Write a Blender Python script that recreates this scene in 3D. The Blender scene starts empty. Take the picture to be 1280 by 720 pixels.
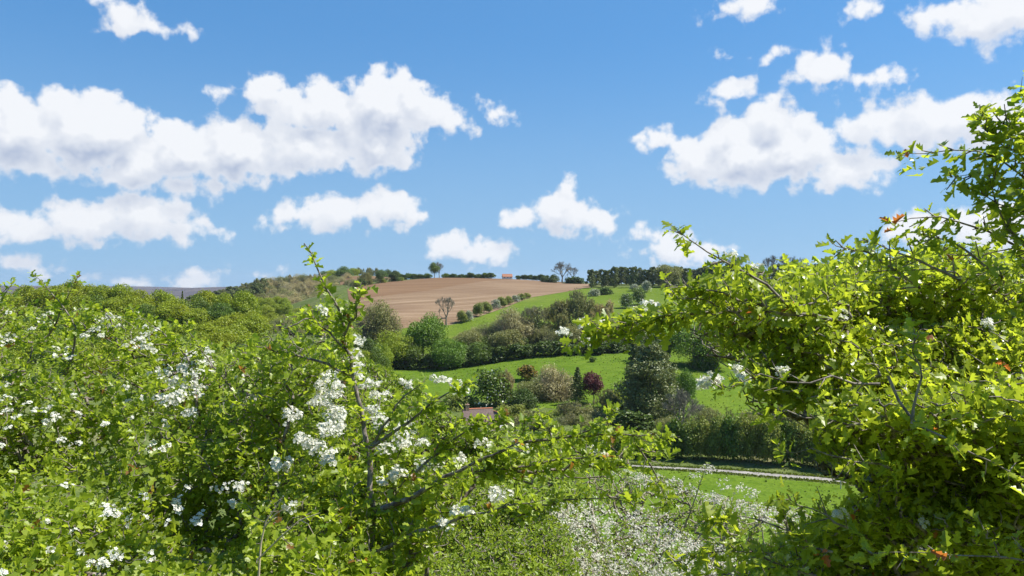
import bpy, math, random
import numpy as np
C = bpy.context.scene
COL = C.collection
R = math.radians
F = 950.0                      # focal length of the photograph in its own pixels (1280 wide)

# ---------------------------------------------------------------- camera
cam = bpy.data.cameras.new("camera")
cam.sensor_width = 36.0
cam.lens = 36.0 * F / 1280.0
cam.clip_start = 0.05
cam.clip_end = 30000
camo = bpy.data.objects.new("camera", cam)
camo.location = (0, 0, 0)
camo.rotation_euler = (R(90), 0, 0)
COL.objects.link(camo)
C.camera = camo

# ---------------------------------------------------------------- light and exposure
SUN_AZ, SUN_EL = 86.0, 54.0     # azimuth clockwise from the viewing direction (+Y), elevation
sd = (math.sin(R(SUN_AZ)) * math.cos(R(SUN_EL)), math.cos(R(SUN_AZ)) * math.cos(R(SUN_EL)), math.sin(R(SUN_EL)))
sun = bpy.data.lights.new("sun", 'SUN')
sun.energy = 4.1
sun.angle = R(0.5)
sun.color = (1.0, 0.955, 0.88)
suno = bpy.data.objects.new("sun", sun)
from mathutils import Vector
suno.rotation_euler = Vector(sd).to_track_quat('Z', 'Y').to_euler()
suno.location = (40, 20, 60)
COL.objects.link(suno)
C.view_settings.view_transform = 'Standard'
C.view_settings.look = 'None'
C.view_settings.gamma = 1.0
C.view_settings.use_curve_mapping = False
C.view_settings.exposure = 1.08
C.cycles.use_denoising = True
try:
    C.cycles.denoiser = 'OPENIMAGEDENOISE'
    C.cycles.denoising_input_passes = 'RGB_ALBEDO_NORMAL'
except Exception:
    pass
C.cycles.max_bounces = 8
C.cycles.diffuse_bounces = 5
C.cycles.glossy_bounces = 2
C.cycles.transmission_bounces = 5
C.cycles.transparent_max_bounces = 8
C.cycles.sample_clamp_indirect = 6.0
C.cycles.caustics_reflective = False
C.cycles.caustics_refractive = False

# ---------------------------------------------------------------- sky with clouds
W = bpy.data.worlds.new("World")
C.world = W
W.use_nodes = True
nt = W.node_tree
for n in list(nt.nodes):
    nt.nodes.remove(n)


class NB:
    """small helper that wires shader nodes"""
    def __init__(self, tree):
        self.t = tree

    def n(self, typ, **kw):
        nd = self.t.nodes.new(typ)
        for k, v in kw.items():
            setattr(nd, k, v)
        return nd

    def put(self, sock, v):
        if isinstance(v, bpy.types.NodeSocket):
            self.t.links.new(v, sock)
        elif v is not None:
            sock.default_value = v

    def m(self, op, a, b=None, c=None, clamp=False):
        nd = self.n('ShaderNodeMath', operation=op, use_clamp=clamp)
        for i, v in enumerate((a, b, c)):
            self.put(nd.inputs[i], v)
        return nd.outputs[0]

    def v(self, op, a, b=None, c=None, out=0):
        nd = self.n('ShaderNodeVectorMath', operation=op)
        for i, v in enumerate((a, b, c)):
            if v is not None:
                self.put(nd.inputs[i], v)
        return nd.outputs[out]

    def mix(self, f, a, b, mode='MIX'):
        nd = self.n('ShaderNodeMix', data_type='RGBA', blend_type=mode)
        self.put(nd.inputs[0], f)
        for s, v in ((nd.inputs[6], a), (nd.inputs[7], b)):
            self.put(s, (v[0], v[1], v[2], 1.0) if isinstance(v, (tuple, list)) else v)
        return nd.outputs[2]

    def sstep(self, x, lo, hi):
        nd = self.n('ShaderNodeMapRange', interpolation_type='SMOOTHSTEP')
        self.put(nd.inputs[0], x); nd.inputs[1].default_value = lo; nd.inputs[2].default_value = hi
        return nd.outputs[0]

    def lin(self, x, lo, hi, a=0.0, b=1.0):
        nd = self.n('ShaderNodeMapRange')
        self.put(nd.inputs[0], x); nd.inputs[1].default_value = lo; nd.inputs[2].default_value = hi
        nd.inputs[3].default_value = a; nd.inputs[4].default_value = b
        return nd.outputs[0]

    def noise(self, vec, scale, detail=4.0, rough=0.5, ntype='FBM', out=0):
        nd = self.n('ShaderNodeTexNoise')
        if vec is not None:
            self.put(nd.inputs['Vector'], vec)
        nd.inputs['Scale'].default_value = scale
        nd.inputs['Detail'].default_value = detail
        nd.inputs['Roughness'].default_value = rough
        return nd.outputs[out]


# every cloud as a heap of puffs: (x, y, half width, half height) read off as directions in the sky
SKY_TINT = (0.50, 0.885, 1.07)
CLOUD_LIT = (5.7, 5.8, 6.0)
CLOUD_DIM = (2.85, 3.3, 4.25)
PUFFS = [
    (20,160,62,52),(115,165,85,58),(40,198,80,24),(175,205,75,38),(240,190,80,42),(300,190,90,42),(190,228,90,16),(275,232,34,13),
    (330,112,30,22),(278,114,18,10),(400,135,85,34),(485,130,72,42),(556,150,34,17),(380,182,95,34),(475,182,55,38),
    (30,285,42,26),(110,275,72,31),(180,268,62,34),(238,287,44,17),
    (375,272,42,20),(430,265,42,22),(482,262,46,26),(515,268,24,14),
    (560,310,30,20),(603,315,46,18),
    (655,268,30,17),(700,264,42,29),(712,240,17,15),(750,278,30,15),
    (870,197,46,32),(930,192,62,48),(990,188,62,44),(1055,208,66,27),(960,148,36,30),(912,116,26,16),(900,132,18,12),
    (1085,155,42,28),(1150,155,72,38),(1215,150,62,36),(1270,152,60,26),
    (1180,15,42,22),(1250,18,64,36),
    (1028,84,32,24),(1002,100,26,9),(1080,100,42,10),(968,66,20,9),(918,71,15,5),
    (930,5,52,15),(1082,12,22,15),
    (162,18,36,23),(217,39,20,5),
    (825,175,30,13),(618,142,26,13),
    (250,350,34,16),(165,353,26,6),(328,341,20,5),
    (812,295,42,9),(850,315,56,18),(890,310,26,12),
    (1150,285,60,22),(1235,282,72,30),(20,330,44,14),
    (-160,150,140,60),(-330,230,120,40),(1500,120,170,60),(1640,220,140,40),
]
g = bpy.data.node_groups.new("cloud_density", 'ShaderNodeTree')
g.interface.new_socket("Dir", in_out='INPUT', socket_type='NodeSocketVector')
g.interface.new_socket("Density", in_out='OUTPUT', socket_type='NodeSocketFloat')
G = NB(g)
gi = G.n('NodeGroupInput'); go = G.n('NodeGroupOutput')
d0 = gi.outputs[0]


def puff_field(N, vec):
    sx = N.n('ShaderNodeSeparateXYZ'); N.put(sx.inputs[0], vec)
    az = N.m('ARCTAN2', sx.outputs[0], sx.outputs[1])
    hyp = N.m('SQRT', N.m('ADD', N.m('MULTIPLY', sx.outputs[0], sx.outputs[0]), N.m('MULTIPLY', sx.outputs[1], sx.outputs[1])))
    el = N.m('ARCTAN2', sx.outputs[2], hyp)
    cb = N.n('ShaderNodeCombineXYZ'); N.put(cb.inputs[0], az); N.put(cb.inputs[1], el)
    P = cb.outputs[0]
    acc = None
    for (x, y, rx, ry) in PUFFS:
        t = (x - 640) / F
        a = math.atan(t)
        ca = math.cos(a)
        e = math.atan((360 - y) / F * ca)
        ra = rx / F * ca * ca * 0.98
        re = ry / F * ca * 0.98
        q = N.v('MULTIPLY_ADD', P, (1 / ra, 1 / re, 0), (-a / ra, -e / re, 0))
        L = N.v('LENGTH', q, out=1)
        r = min(ra, re)
        f = N.m('MULTIPLY_ADD', L, -r, r)
        acc = f if acc is None else N.m('SMOOTH_MAX', acc, f, 0.006)
    return acc, az, el


g.interface.new_socket("Detail", in_out='INPUT', socket_type='NodeSocketFloat')
w1 = G.noise(d0, 26.0, 2.0, 0.5, out=1)                      # slow warp of the outlines
w1 = G.v('SUBTRACT', w1, (0.5, 0.5, 0.5))
dw = G.v('MULTIPLY_ADD', w1, (0.034, 0.034, 0.026), d0)
acc, _, _ = puff_field(G, dw)
n1 = G.noise(d0, 42.0, 7.0, 0.52)
G.t.links.new(gi.outputs[1], n1.node.inputs['Detail'])
G.put(go.inputs[0], G.m('MULTIPLY_ADD', G.m('SUBTRACT', n1, 0.48), 0.056, acc))

B = NB(nt)
tc = B.n('ShaderNodeTexCoord')
D = B.v('NORMALIZE', tc.outputs['Generated'])
sky = B.n('ShaderNodeTexSky', sky_type='NISHITA')
sky.sun_disc = False
sky.sun_elevation = R(SUN_EL)
sky.sun_rotation = R(SUN_AZ)
sky.altitude = 200.0
sky.air_density = 1.0
sky.dust_density = 0.3
sky.ozone_density = 2.0
up = B.v('MAXIMUM', D, (-2, -2, 0.0))
B.put(sky.inputs['Vector'], B.v('NORMALIZE', B.v('MULTIPLY_ADD', up, (1, 1, 0.85), (0, 0, 0.14))))


def dens(vec, detail):
    nd = B.n('ShaderNodeGroup'); nd.node_tree = g
    nd.inputs[1].default_value = detail
    B.put(nd.inputs[0], vec)
    return nd.outputs[0]


STR = 0.078
tint = B.mix(1.0, sky.outputs[0], SKY_TINT, 'MULTIPLY')
tint = B.mix(0.45, tint, (0.74, 2.12, 4.45))
sz_ = B.n('ShaderNodeSeparateXYZ'); B.put(sz_.inputs[0], D)
tint = B.mix(B.m('MULTIPLY', B.m('SUBTRACT', 1.0, B.sstep(sz_.outputs[2], -0.02, 0.34)), 0.8), tint, (2.15, 3.45, 4.75))
bg_clear = B.n('ShaderNodeBackground'); bg_clear.inputs[1].default_value = STR
B.put(bg_clear.inputs[0], tint)
den = dens(D, 7.0)
soft = dens(D, 2.6)
den2 = dens(B.v('ADD', D, (0.006, 0.0, 0.030)), 2.6)
alpha = B.sstep(den, -0.003, 0.0105)
# shading painted into the cloud colour: lit from the upper right, denser undersides greyer
lit = B.lin(B.m('ADD', B.m('SUBTRACT', soft, den2), B.m('MULTIPLY', B.m('SUBTRACT', den, soft), 0.6)), -0.019, 0.019)
core = B.sstep(soft, 0.0, 0.035)
sh = B.m('MULTIPLY', B.m('SUBTRACT', 1.0, lit), B.m('MULTIPLY_ADD', core, 0.75, 0.35), clamp=True)
ccol = B.mix(sh, CLOUD_LIT, CLOUD_DIM)
out = B.mix(B.m('MULTIPLY', alpha, 0.97), tint, ccol)
bg_cloud = B.n('ShaderNodeBackground'); bg_cloud.inputs[1].default_value = STR
B.put(bg_cloud.inputs[0], out)
sD = B.n('ShaderNodeSeparateXYZ'); B.put(sD.inputs[0], D)
# clouds are only worked out in the part of the sky that has any
band = B.m('MULTIPLY', B.m('LESS_THAN', sD.outputs[2], 0.45), B.m('MULTIPLY', B.m('GREATER_THAN', sD.outputs[2], -0.02), B.m('GREATER_THAN', sD.outputs[1], 0.3)))
ms = B.n('ShaderNodeMixShader')
B.put(ms.inputs[0], band)
nt.links.new(bg_clear.outputs[0], ms.inputs[1])
nt.links.new(bg_cloud.outputs[0], ms.inputs[2])
wo = B.n('ShaderNodeOutputWorld')
nt.links.new(ms.outputs[0], wo.inputs[0])
W.cycles.sampling_method = 'MANUAL'
W.cycles.sample_map_resolution = 512
rng = np.random.default_rng(7)
random.seed(7)

# ================================================================ helpers
def tag(o, label=None, cat=None, group=None, kind=None):
    if label: o["label"] = label
    if cat: o["category"] = cat
    if group: o["group"] = group
    if kind: o["kind"] = kind
    return o


def empty(name, loc, label, cat, group=None, rz=0.0, scale=(1, 1, 1)):
    o = bpy.data.objects.new(name, None)
    o.empty_display_size = 0.2
    o.location = loc
    o.rotation_euler = (0, 0, rz)
    o.scale = scale
    COL.objects.link(o)
    return tag(o, label, cat, group)


def link(name, mesh, parent=None):
    o = bpy.data.objects.new(name, mesh)
    COL.objects.link(o)
    if parent is not None:
        o.parent = parent
    return o


class MB:
    """gathers arrays of vertices and faces and turns them into ONE mesh"""
    def __init__(self):
        self.V = []; self.A = []; self.F = {3: [], 4: []}; self.M = {3: [], 4: []}; self.S = {3: [], 4: []}; self.n = 0

    def add(self, V, faces, rnd=0.5, mat=0, smooth=False):
        V = np.asarray(V, dtype=np.float32).reshape(-1, 3)
        self.V.append(V)
        r = np.asarray(rnd, dtype=np.float32)
        self.A.append(np.full(len(V), float(r), np.float32) if r.ndim == 0 else r)
        f = np.asarray(faces, dtype=np.int64)
        k = f.shape[1]
        self.F[k].append(f + self.n)
        self.M[k].append(np.full(len(f), mat, np.int32))
        self.S[k].append(np.full(len(f), smooth, bool))
        self.n += len(V)

    def fit(self):
        """bring a unit crown to exactly full height and full width"""
        V = np.concatenate(self.V); z = np.percentile(V[:, 2], 99.7); r = np.percentile(np.hypot(V[:, 0], V[:, 1]), 98.5)
        for v in self.V:
            v[:, 2] *= 1.0 / z; v[:, 0:2] *= 0.5 / r
        return self

    def mesh(self, name, mats):
        me = bpy.data.meshes.new(name)
        V = np.concatenate(self.V)
        me.vertices.add(len(V)); me.vertices.foreach_set("co", V.ravel())
        L = []; starts = []; mi = []; sm = []; pos = 0
        for k in (3, 4):
            if self.F[k]:
                f = np.concatenate(self.F[k])
                L.append(f.ravel()); starts.append(pos + np.arange(len(f)) * k); pos += f.size
                mi.append(np.concatenate(self.M[k])); sm.append(np.concatenate(self.S[k]))
        L = np.concatenate(L).astype(np.int32); starts = np.concatenate(starts).astype(np.int32)
        me.loops.add(len(L)); me.loops.foreach_set("vertex_index", L)
        me.polygons.add(len(starts)); me.polygons.foreach_set("loop_start", starts)
        me.polygons.foreach_set("material_index", np.concatenate(mi))
        me.polygons.foreach_set("use_smooth", np.concatenate(sm))
        for m in mats:
            me.materials.append(m)
        at = me.attributes.new("rnd", 'FLOAT', 'POINT')
        at.data.foreach_set("value", np.concatenate(self.A))
        me.update(calc_edges=True)
        return me

    # ---- shapes
    def box(self, x0, x1, y0, y1, z0, z1, mat=0):
        v = [(x, y, z) for z in (z0, z1) for y in (y0, y1) for x in (x0, x1)]
        self.add(v, [(0, 2, 3, 1), (4, 5, 7, 6), (0, 1, 5, 4), (2, 6, 7, 3), (0, 4, 6, 2), (1, 3, 7, 5)], 0.5, mat)

    def segs(self, p0, p1, r0, r1, sides=3, rnd=0.5, mat=0):
        """many separate tapering round sticks at once"""
        p0 = np.asarray(p0, float).reshape(-1, 3); p1 = np.asarray(p1, float).reshape(-1, 3)
        M = len(p0)
        if not M: return
        r0 = np.broadcast_to(np.asarray(r0, float), (M,)); r1 = np.broadcast_to(np.asarray(r1, float), (M,))
        d = p1 - p0
        d /= np.linalg.norm(d, axis=1, keepdims=True) + 1e-9
        h = np.where(np.abs(d[:, 2:3]) > 0.9, [[1.0, 0, 0]], [[0, 0, 1.0]])
        a = np.cross(d, h); a /= np.linalg.norm(a, axis=1, keepdims=True) + 1e-9
        b = np.cross(d, a)
        th = np.arange(sides) * 2 * np.pi / sides
        ring = a[:, None, :] * np.cos(th)[None, :, None] + b[:, None, :] * np.sin(th)[None, :, None]
        V = np.concatenate([p0[:, None, :] + ring * r0[:, None, None], p1[:, None, :] + ring * r1[:, None, None]], axis=1)
        i = np.arange(sides); j = (i + 1) % sides
        f = np.stack([i, i + sides, j + sides, j], axis=1)
        F_ = (f[None] + (np.arange(M) * 2 * sides)[:, None, None]).reshape(-1, 4)
        rr = np.repeat(np.broadcast_to(np.asarray(rnd, float), (M,)), 2 * sides)
        self.add(V.reshape(-1, 3), F_, rr, mat, smooth=sides > 3)

    def tube(self, pts, radii, sides=8, mat=0, rnd=0.5):
        """one continuous bent tapering limb"""
        P = np.asarray(pts, float); n = len(P)
        T = np.gradient(P, axis=0); T /= np.linalg.norm(T, axis=1, keepdims=True) + 1e-9
        h = np.array([0.31, 0.95, 0.05]); rings = []
        th = np.arange(sides) * 2 * np.pi / sides
        for k in range(n):
            a = np.cross(T[k], h); a /= np.linalg.norm(a) + 1e-9; b = np.cross(T[k], a)
            rings.append(P[k] + radii[k] * (np.cos(th)[:, None] * a + np.sin(th)[:, None] * b))
        V = np.concatenate(rings)
        i = np.arange(sides); j = (i + 1) % sides
        f = np.stack([i, i + sides, j + sides, j], axis=1)
        F_ = (f[None] + (np.arange(n - 1) * sides)[:, None, None]).reshape(-1, 4)
        self.add(V, F_, rnd, mat, smooth=True)

    def stamp(self, tv, tf, O, X, Y, Z, S, rnd, mat=0):
        """place a small template at many frames"""
        tv = np.asarray(tv, float); tf = np.asarray(tf)
        M = len(O)
        if tv.ndim == 2:
            tv = np.broadcast_to(tv, (M,) + tv.shape)
        S = np.broadcast_to(np.asarray(S, float), (M,))
        V = (tv[:, :, 0:1] * X[:, None, :] + tv[:, :, 1:2] * Y[:, None, :] + tv[:, :, 2:3] * Z[:, None, :]) * S[:, None, None] + O[:, None, :]
        k = tv.shape[1]
        F_ = (tf[None] + (np.arange(M) * k)[:, None, None]).reshape(-1, tf.shape[1])
        self.add(V.reshape(-1, 3), F_, np.repeat(np.broadcast_to(np.asarray(rnd, float), (M,)), k), mat)


def unit(v):
    return v / (np.linalg.norm(v, axis=-1, keepdims=True) + 1e-9)


def frames(Y, Zhint):
    """orthonormal frames whose Y runs along the leaf and Z is near the hint"""
    Y = unit(Y); X = unit(np.cross(Y, Zhint)); Z = np.cross(X, Y)
    return X, Y, Z


def sphere_pts(n):
    return unit(rng.normal(size=(n, 3)))


# ================================================================ materials
def new_mat(name):
    m = bpy.data.materials.new(name); m.use_nodes = True
    t = m.node_tree
    for n in list(t.nodes): t.nodes.remove(n)
    N = NB(t); out = N.n('ShaderNodeOutputMaterial')
    return m, N, out


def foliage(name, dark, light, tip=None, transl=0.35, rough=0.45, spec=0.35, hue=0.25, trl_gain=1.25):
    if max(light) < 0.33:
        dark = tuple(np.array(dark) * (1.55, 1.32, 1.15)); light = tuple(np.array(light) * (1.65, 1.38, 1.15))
    m, N, out = new_mat(name)
    at = N.n('ShaderNodeAttribute', attribute_name="rnd")
    c = N.mix(at.outputs['Fac'], dark, light)
    oi = N.n('ShaderNodeObjectInfo')
    c = N.mix(N.m('MULTIPLY', oi.outputs['Random'], hue), c, tuple(np.array(light) * np.array((1.25, 0.9, 0.8))))
    geo = N.n('ShaderNodeNewGeometry')
    big = N.noise(geo.outputs['Position'], 0.35 if tip is None else 1.1, 2.0)
    c = N.mix(1.0, c, N.mix(big, (0.75, 0.78, 0.8), (1.22, 1.2, 1.1)), 'MULTIPLY')
    if tip is not None:
        c = N.mix(N.sstep(at.outputs['Fac'], 0.955, 0.975), c, tip)
    p = N.n('ShaderNodeBsdfPrincipled')
    N.put(p.inputs['Base Color'], c); p.inputs['Roughness'].default_value = rough
    p.inputs['Specular IOR Level'].default_value = spec
    tr = N.n('ShaderNodeBsdfTranslucent')
    N.put(tr.inputs['Color'], N.mix(1.0, c, (1.12 * trl_gain, 1.08 * trl_gain, 0.75 * trl_gain), 'MULTIPLY'))
    mx = N.n('ShaderNodeMixShader'); mx.inputs[0].default_value = transl
    N.t.links.new(p.outputs[0], mx.inputs[1]); N.t.links.new(tr.outputs[0], mx.inputs[2])
    N.t.links.new(mx.outputs[0], out.inputs[0])
    return m


def plain(name, c1, c2, scale=3.0, rough=0.8, spec=0.2, stretch=(1, 1, 1), bump=0.0, coords='Object', detail=4.0):
    m, N, out = new_mat(name)
    tcn = N.n('ShaderNodeTexCoord')
    v = N.v('MULTIPLY', tcn.outputs[coords], stretch)
    nz = N.noise(v, scale, detail, 0.6)
    c = N.mix(N.sstep(nz, 0.3, 0.7), c1, c2)
    p = N.n('ShaderNodeBsdfPrincipled')
    N.put(p.inputs['Base Color'], c); p.inputs['Roughness'].default_value = rough
    p.inputs['Specular IOR Level'].default_value = spec
    if bump:
        b = N.n('ShaderNodeBump'); b.inputs['Strength'].default_value = 0.6; b.inputs['Distance'].default_value = bump
        N.put(b.inputs['Height'], nz); N.t.links.new(b.outputs[0], p.inputs['Normal'])
    N.t.links.new(p.outputs[0], out.inputs[0])
    return m


BARK = plain("bark", (0.10, 0.085, 0.065), (0.24, 0.21, 0.17), 14.0, 0.85, 0.2, (1, 1, 0.35), 0.01)
BARK_NEAR = plain("hawthorn_bark", (0.075, 0.055, 0.045), (0.30, 0.26, 0.22), 60.0, 0.75, 0.3, (1, 1, 0.5), 0.002)
TWIG_PALE = plain("pale_twigs", (0.20, 0.17, 0.12), (0.38, 0.34, 0.25), 2.0, 0.85, 0.15)
TWIG_GREY = plain("grey_twigs", (0.13, 0.12, 0.09), (0.27, 0.25, 0.19), 2.0, 0.85, 0.15)

# ================================================================ terrain
def P3(px, py, d):
    return ((px - 640) / F * d, d, (360 - py) / F * d)


CP = [P3(*c) for c in [
    # near slope, valley floor with the road
    (640, 664, 100), (200, 680, 100), (1100, 670, 100), (640, 622, 140), (1050, 628, 138), (200, 640, 140),
    (840, 583, 170), (1080, 603, 157), (960, 592, 163), (640, 575, 178), (300, 575, 180), (1300, 625, 146),
    (960, 568, 178), (640, 556, 192), (840, 560, 188), (1150, 585, 168),
    (640, 532, 212), (850, 530, 212), (500, 530, 215), (1000, 520, 215), (1200, 540, 200),
    (560, 495, 250), (700, 500, 245), (850, 495, 250), (950, 500, 250),
    (520, 476, 292), (600, 470, 292), (700, 462, 292), (800, 455, 295), (930, 460, 290), (1100, 470, 285),
    (520, 461, 325), (600, 456, 325), (700, 442, 330), (800, 436, 335), (900, 428, 340), (1100, 420, 340),
    (580, 428, 372), (650, 418, 375), (720, 408, 380), (800, 402, 385), (480, 440, 372), (950, 400, 390),
    (565, 407, 402), (600, 396, 425), (660, 373, 525), (735, 361, 590), (650, 398, 425), (720, 385, 470),
    (790, 388, 460), (820, 362, 560), (750, 370, 540), (780, 377, 500), (900, 360, 560), (1100, 350, 560), (1300, 340, 560),
    (800, 357, 620), (900, 354, 640), (740, 356, 640), (1100, 344, 640),
    # ploughed hill
    (500, 408, 395), (440, 405, 405), (480, 385, 480), (560, 385, 480), (620, 368, 560), (560, 365, 600), (480, 365, 600), (680, 358, 640),
    (430, 362, 600), (540, 347.5, 760), (500, 351, 740), (470, 354, 700), (590, 347.5, 765), (640, 349, 770), (700, 352.5, 750), (735, 355, 710),
    (540, 352, 1000), (700, 358, 1000), (900, 362, 1000), (1200, 350, 1000),
    # hill at the back left
    (445, 344, 1000), (480, 346, 1000), (410, 347, 1000), (380, 354, 980), (340, 364, 950), (300, 374, 900), (250, 385, 900),
    (400, 365, 780), (440, 352, 830), (360, 380, 760), (300, 392, 700), (480, 350, 870), (350, 395, 560), (400, 395, 520), (420, 420, 400),
    (445, 350, 1300), (300, 375, 1300), (540, 362, 1300), (900, 366, 1300),
    # wooded slope on the left
    (150, 410, 300), (0, 412, 300), (-150, 415, 300), (250, 420, 300), (310, 425, 300), (400, 440, 330),
    (150, 410, 350), (0, 412, 350), (300, 425, 380), (150, 415, 420), (-200, 410, 400),
    (150, 480, 215), (0, 480, 215), (300, 490, 215), (420, 490, 250), (450, 500, 230),
    (0, 400, 600), (150, 405, 600), (-300, 400, 600), (0, 402, 1000), (150, 402, 1000), (-300, 400, 1000),
    (0, 396, 1800), (400, 392, 1800), (900, 380, 1800), (1300, 380, 1800), (-300, 396, 1800), (0, 390, 3500), (600, 390, 3500), (1200, 390, 3500), (0, 375, 9000), (1200, 375, 9000), (-1500, 380, 5000), (2500, 380, 5000),
    (-900, 420, 300), (-900, 400, 700), (2200, 420, 300), (2200, 380, 700), (2200, 500, 160), (-900, 520, 180), (-900, 396, 1800), (2200, 376, 1800),
]]
CP += [(x, y, z) for x in (-60, 0, 60) for y, z in ((10, -4.9), (22, -10), (50, -20.5))]
CP += [(-400, 20, -20), (400, 20, -12), (-300, -100, 2), (300, -100, 6), (0, -60, 8), (-900, -300, 5), (900, -300, 10)]
CP = np.array(CP, float)


def warp(x, y):
    d = np.hypot(x, y)
    return np.stack([np.arctan2(x, y) * 1.6, np.log(d + 12.0)], -1)


_wc = warp(CP[:, 0], CP[:, 1])
def _kern(a, b):
    r2 = ((a[:, None, :] - b[None, :, :]) ** 2).sum(-1)
    return np.sqrt(r2 + 0.03 ** 2)


_A = _kern(_wc, _wc) - np.eye(len(CP)) * 0.002
_n = len(CP)
_AA = np.zeros((_n + 1, _n + 1)); _AA[:_n, :_n] = _A; _AA[:_n, _n] = 1; _AA[_n, :_n] = 1
_w = np.linalg.solve(_AA, np.append(CP[:, 2], 0))


def ground_z(x, y):
    x = np.atleast_1d(np.asarray(x, float)); y = np.atleast_1d(np.asarray(y, float))
    sh = x.shape; x = x.ravel(); y = y.ravel(); out = np.empty(len(x))
    for s in range(0, len(x), 20000):
        out[s:s + 20000] = _kern(warp(x[s:s + 20000], y[s:s + 20000]), _wc) @ _w[:_n] + _w[_n]
    d = np.hypot(x, y)
    near = -1.75 - 0.29 * y + 0.0 * x                       # the bank the camera stands on
    k = np.clip((d - 8) / 22, 0, 1); k = k * k * (3 - 2 * k)
    out = near * (1 - k) + out * k
    return out.reshape(sh)


def gz(x, y):
    return float(ground_z(x, y)[0])


def axis(lo, hi, step, far, ratio=1.13):
    a = list(np.arange(lo, hi + 0.1, step)); s = step
    while a[-1] < far: s *= ratio; a.append(a[-1] + s)
    s = step
    while a[0] > -far: s *= ratio; a.insert(0, a[0] - s)
    return np.array(a)


def sheet(name, X, Y, dz, mat):
    Z = ground_z(X, Y) + dz
    h, w = X.shape
    V = np.stack([X, Y, Z], -1).reshape(-1, 3)
    i = np.arange(h - 1)[:, None] * w + np.arange(w - 1)[None, :]
    f = np.stack([i, i + 1, i + w + 1, i + w], -1).reshape(-1, 4)
    b = MB(); b.add(V, f, 0.5, 0, smooth=True)
    return link(name, b.mesh(name, [mat]))


def grass_mat(name, c_dark, c_mid, c_light, dry, dry_amt=0.35):
    m, N, out = new_mat(name)
    geo = N.n('ShaderNodeNewGeometry'); p = geo.outputs['Position']
    n1 = N.noise(p, 0.018, 4.0, 0.6); n2 = N.noise(p, 0.25, 5.0, 0.65); n3 = N.noise(p, 1.4, 4.0, 0.6)
    c = N.mix(N.sstep(N.m('ADD', N.m('MULTIPLY', n2, 0.6), N.m('MULTIPLY', N.noise(p, 0.07, 3.0, 0.6), 0.4)), 0.38, 0.60), c_mid, c_light)
    c = N.mix(N.m('MULTIPLY', N.sstep(n3, 0.48, 0.66), 0.7), c, c_dark)
    c = N.mix(N.m('MULTIPLY', N.sstep(n1, 0.52, 0.68), dry_amt), c, dry)
    b = N.n('ShaderNodeBsdfPrincipled'); N.put(b.inputs['Base Color'], c)
    b.inputs['Roughness'].default_value = 0.95; b.inputs['Specular IOR Level'].default_value = 0.02
    bp = N.n('ShaderNodeBump'); bp.inputs['Strength'].default_value = 0.8; bp.inputs['Distance'].default_value = 0.5
    N.put(bp.inputs['Height'], N.m('ADD', n2, N.m('MULTIPLY', n3, 0.5)))
    N.t.links.new(bp.outputs[0], b.inputs['Normal'])
    N.t.links.new(b.outputs[0], out.inputs[0])
    return m


ROUGH_GRASS = grass_mat("rough_grass", (0.040, 0.060, 0.015), (0.085, 0.115, 0.03), (0.12, 0.15, 0.045), (0.20, 0.175, 0.10), 0.7)
PASTURE = grass_mat("pasture_grass", (0.048, 0.090, 0.010), (0.082, 0.140, 0.012), (0.115, 0.175, 0.018), (0.12, 0.150, 0.02), 0.4)
UPPER = grass_mat("upper_grass", (0.050, 0.085, 0.012), (0.095, 0.145, 0.015), (0.125, 0.175, 0.022), (0.18, 0.18, 0.055), 0.5)

ax = axis(-420, 420, 6, 9000); ay = axis(-40, 1040, 6, 9500)
ay = ay[ay > -400]
X, Y = np.meshgrid(ax, ay)
tag(sheet("ground", X, Y, 0, ROUGH_GRASS), kind='structure')


def loft(lower, upper, nu, nv):
    """grid between two lines given as directions and distances (px, distance)"""
    def line(L):
        L = np.array([((a - 640) / F * d, d) for a, d in L], float)
        t = np.concatenate([[0], np.cumsum(np.hypot(*np.diff(L, axis=0).T))]); t /= t[-1]
        u = np.linspace(0, 1, nu)
        return np.stack([np.interp(u, t, L[:, 0]), np.interp(u, t, L[:, 1])], -1)
    a = line(lower); b = line(upper); v = np.linspace(0, 1, nv)[:, None, None]
    g_ = a[None] * (1 - v) + b[None] * v
    return g_[..., 0], g_[..., 1]


# pastures on the far side of the valley and the meadow before the road
X, Y = loft([(150, 255), (560, 250), (700, 232), (860, 214), (1300, 196)], [(150, 340), (560, 350), (700, 360), (860, 390), (1300, 415)], 150, 40)
tag(sheet("valley_pasture", X, Y, 0.06, PASTURE), kind='structure')
X, Y = loft([(400, 352), (560, 358), (700, 365), (860, 395), (1300, 420)], [(400, 392), (565, 402), (600, 425), (662, 528), (735, 600), (900, 590), (1300, 620)], 150, 60)
tag(sheet("upper_pasture", X, Y, 0.06, UPPER), kind='structure')
X, Y = loft([(300, 80), (1300, 76)], [(300, 176.0), (640, 172.5), (840, 165.5), (960, 158.5), (1080, 152.5), (1300, 142)], 120, 50)
tag(sheet("roadside_meadow", X, Y, 0.06, PASTURE), kind='structure')

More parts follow.
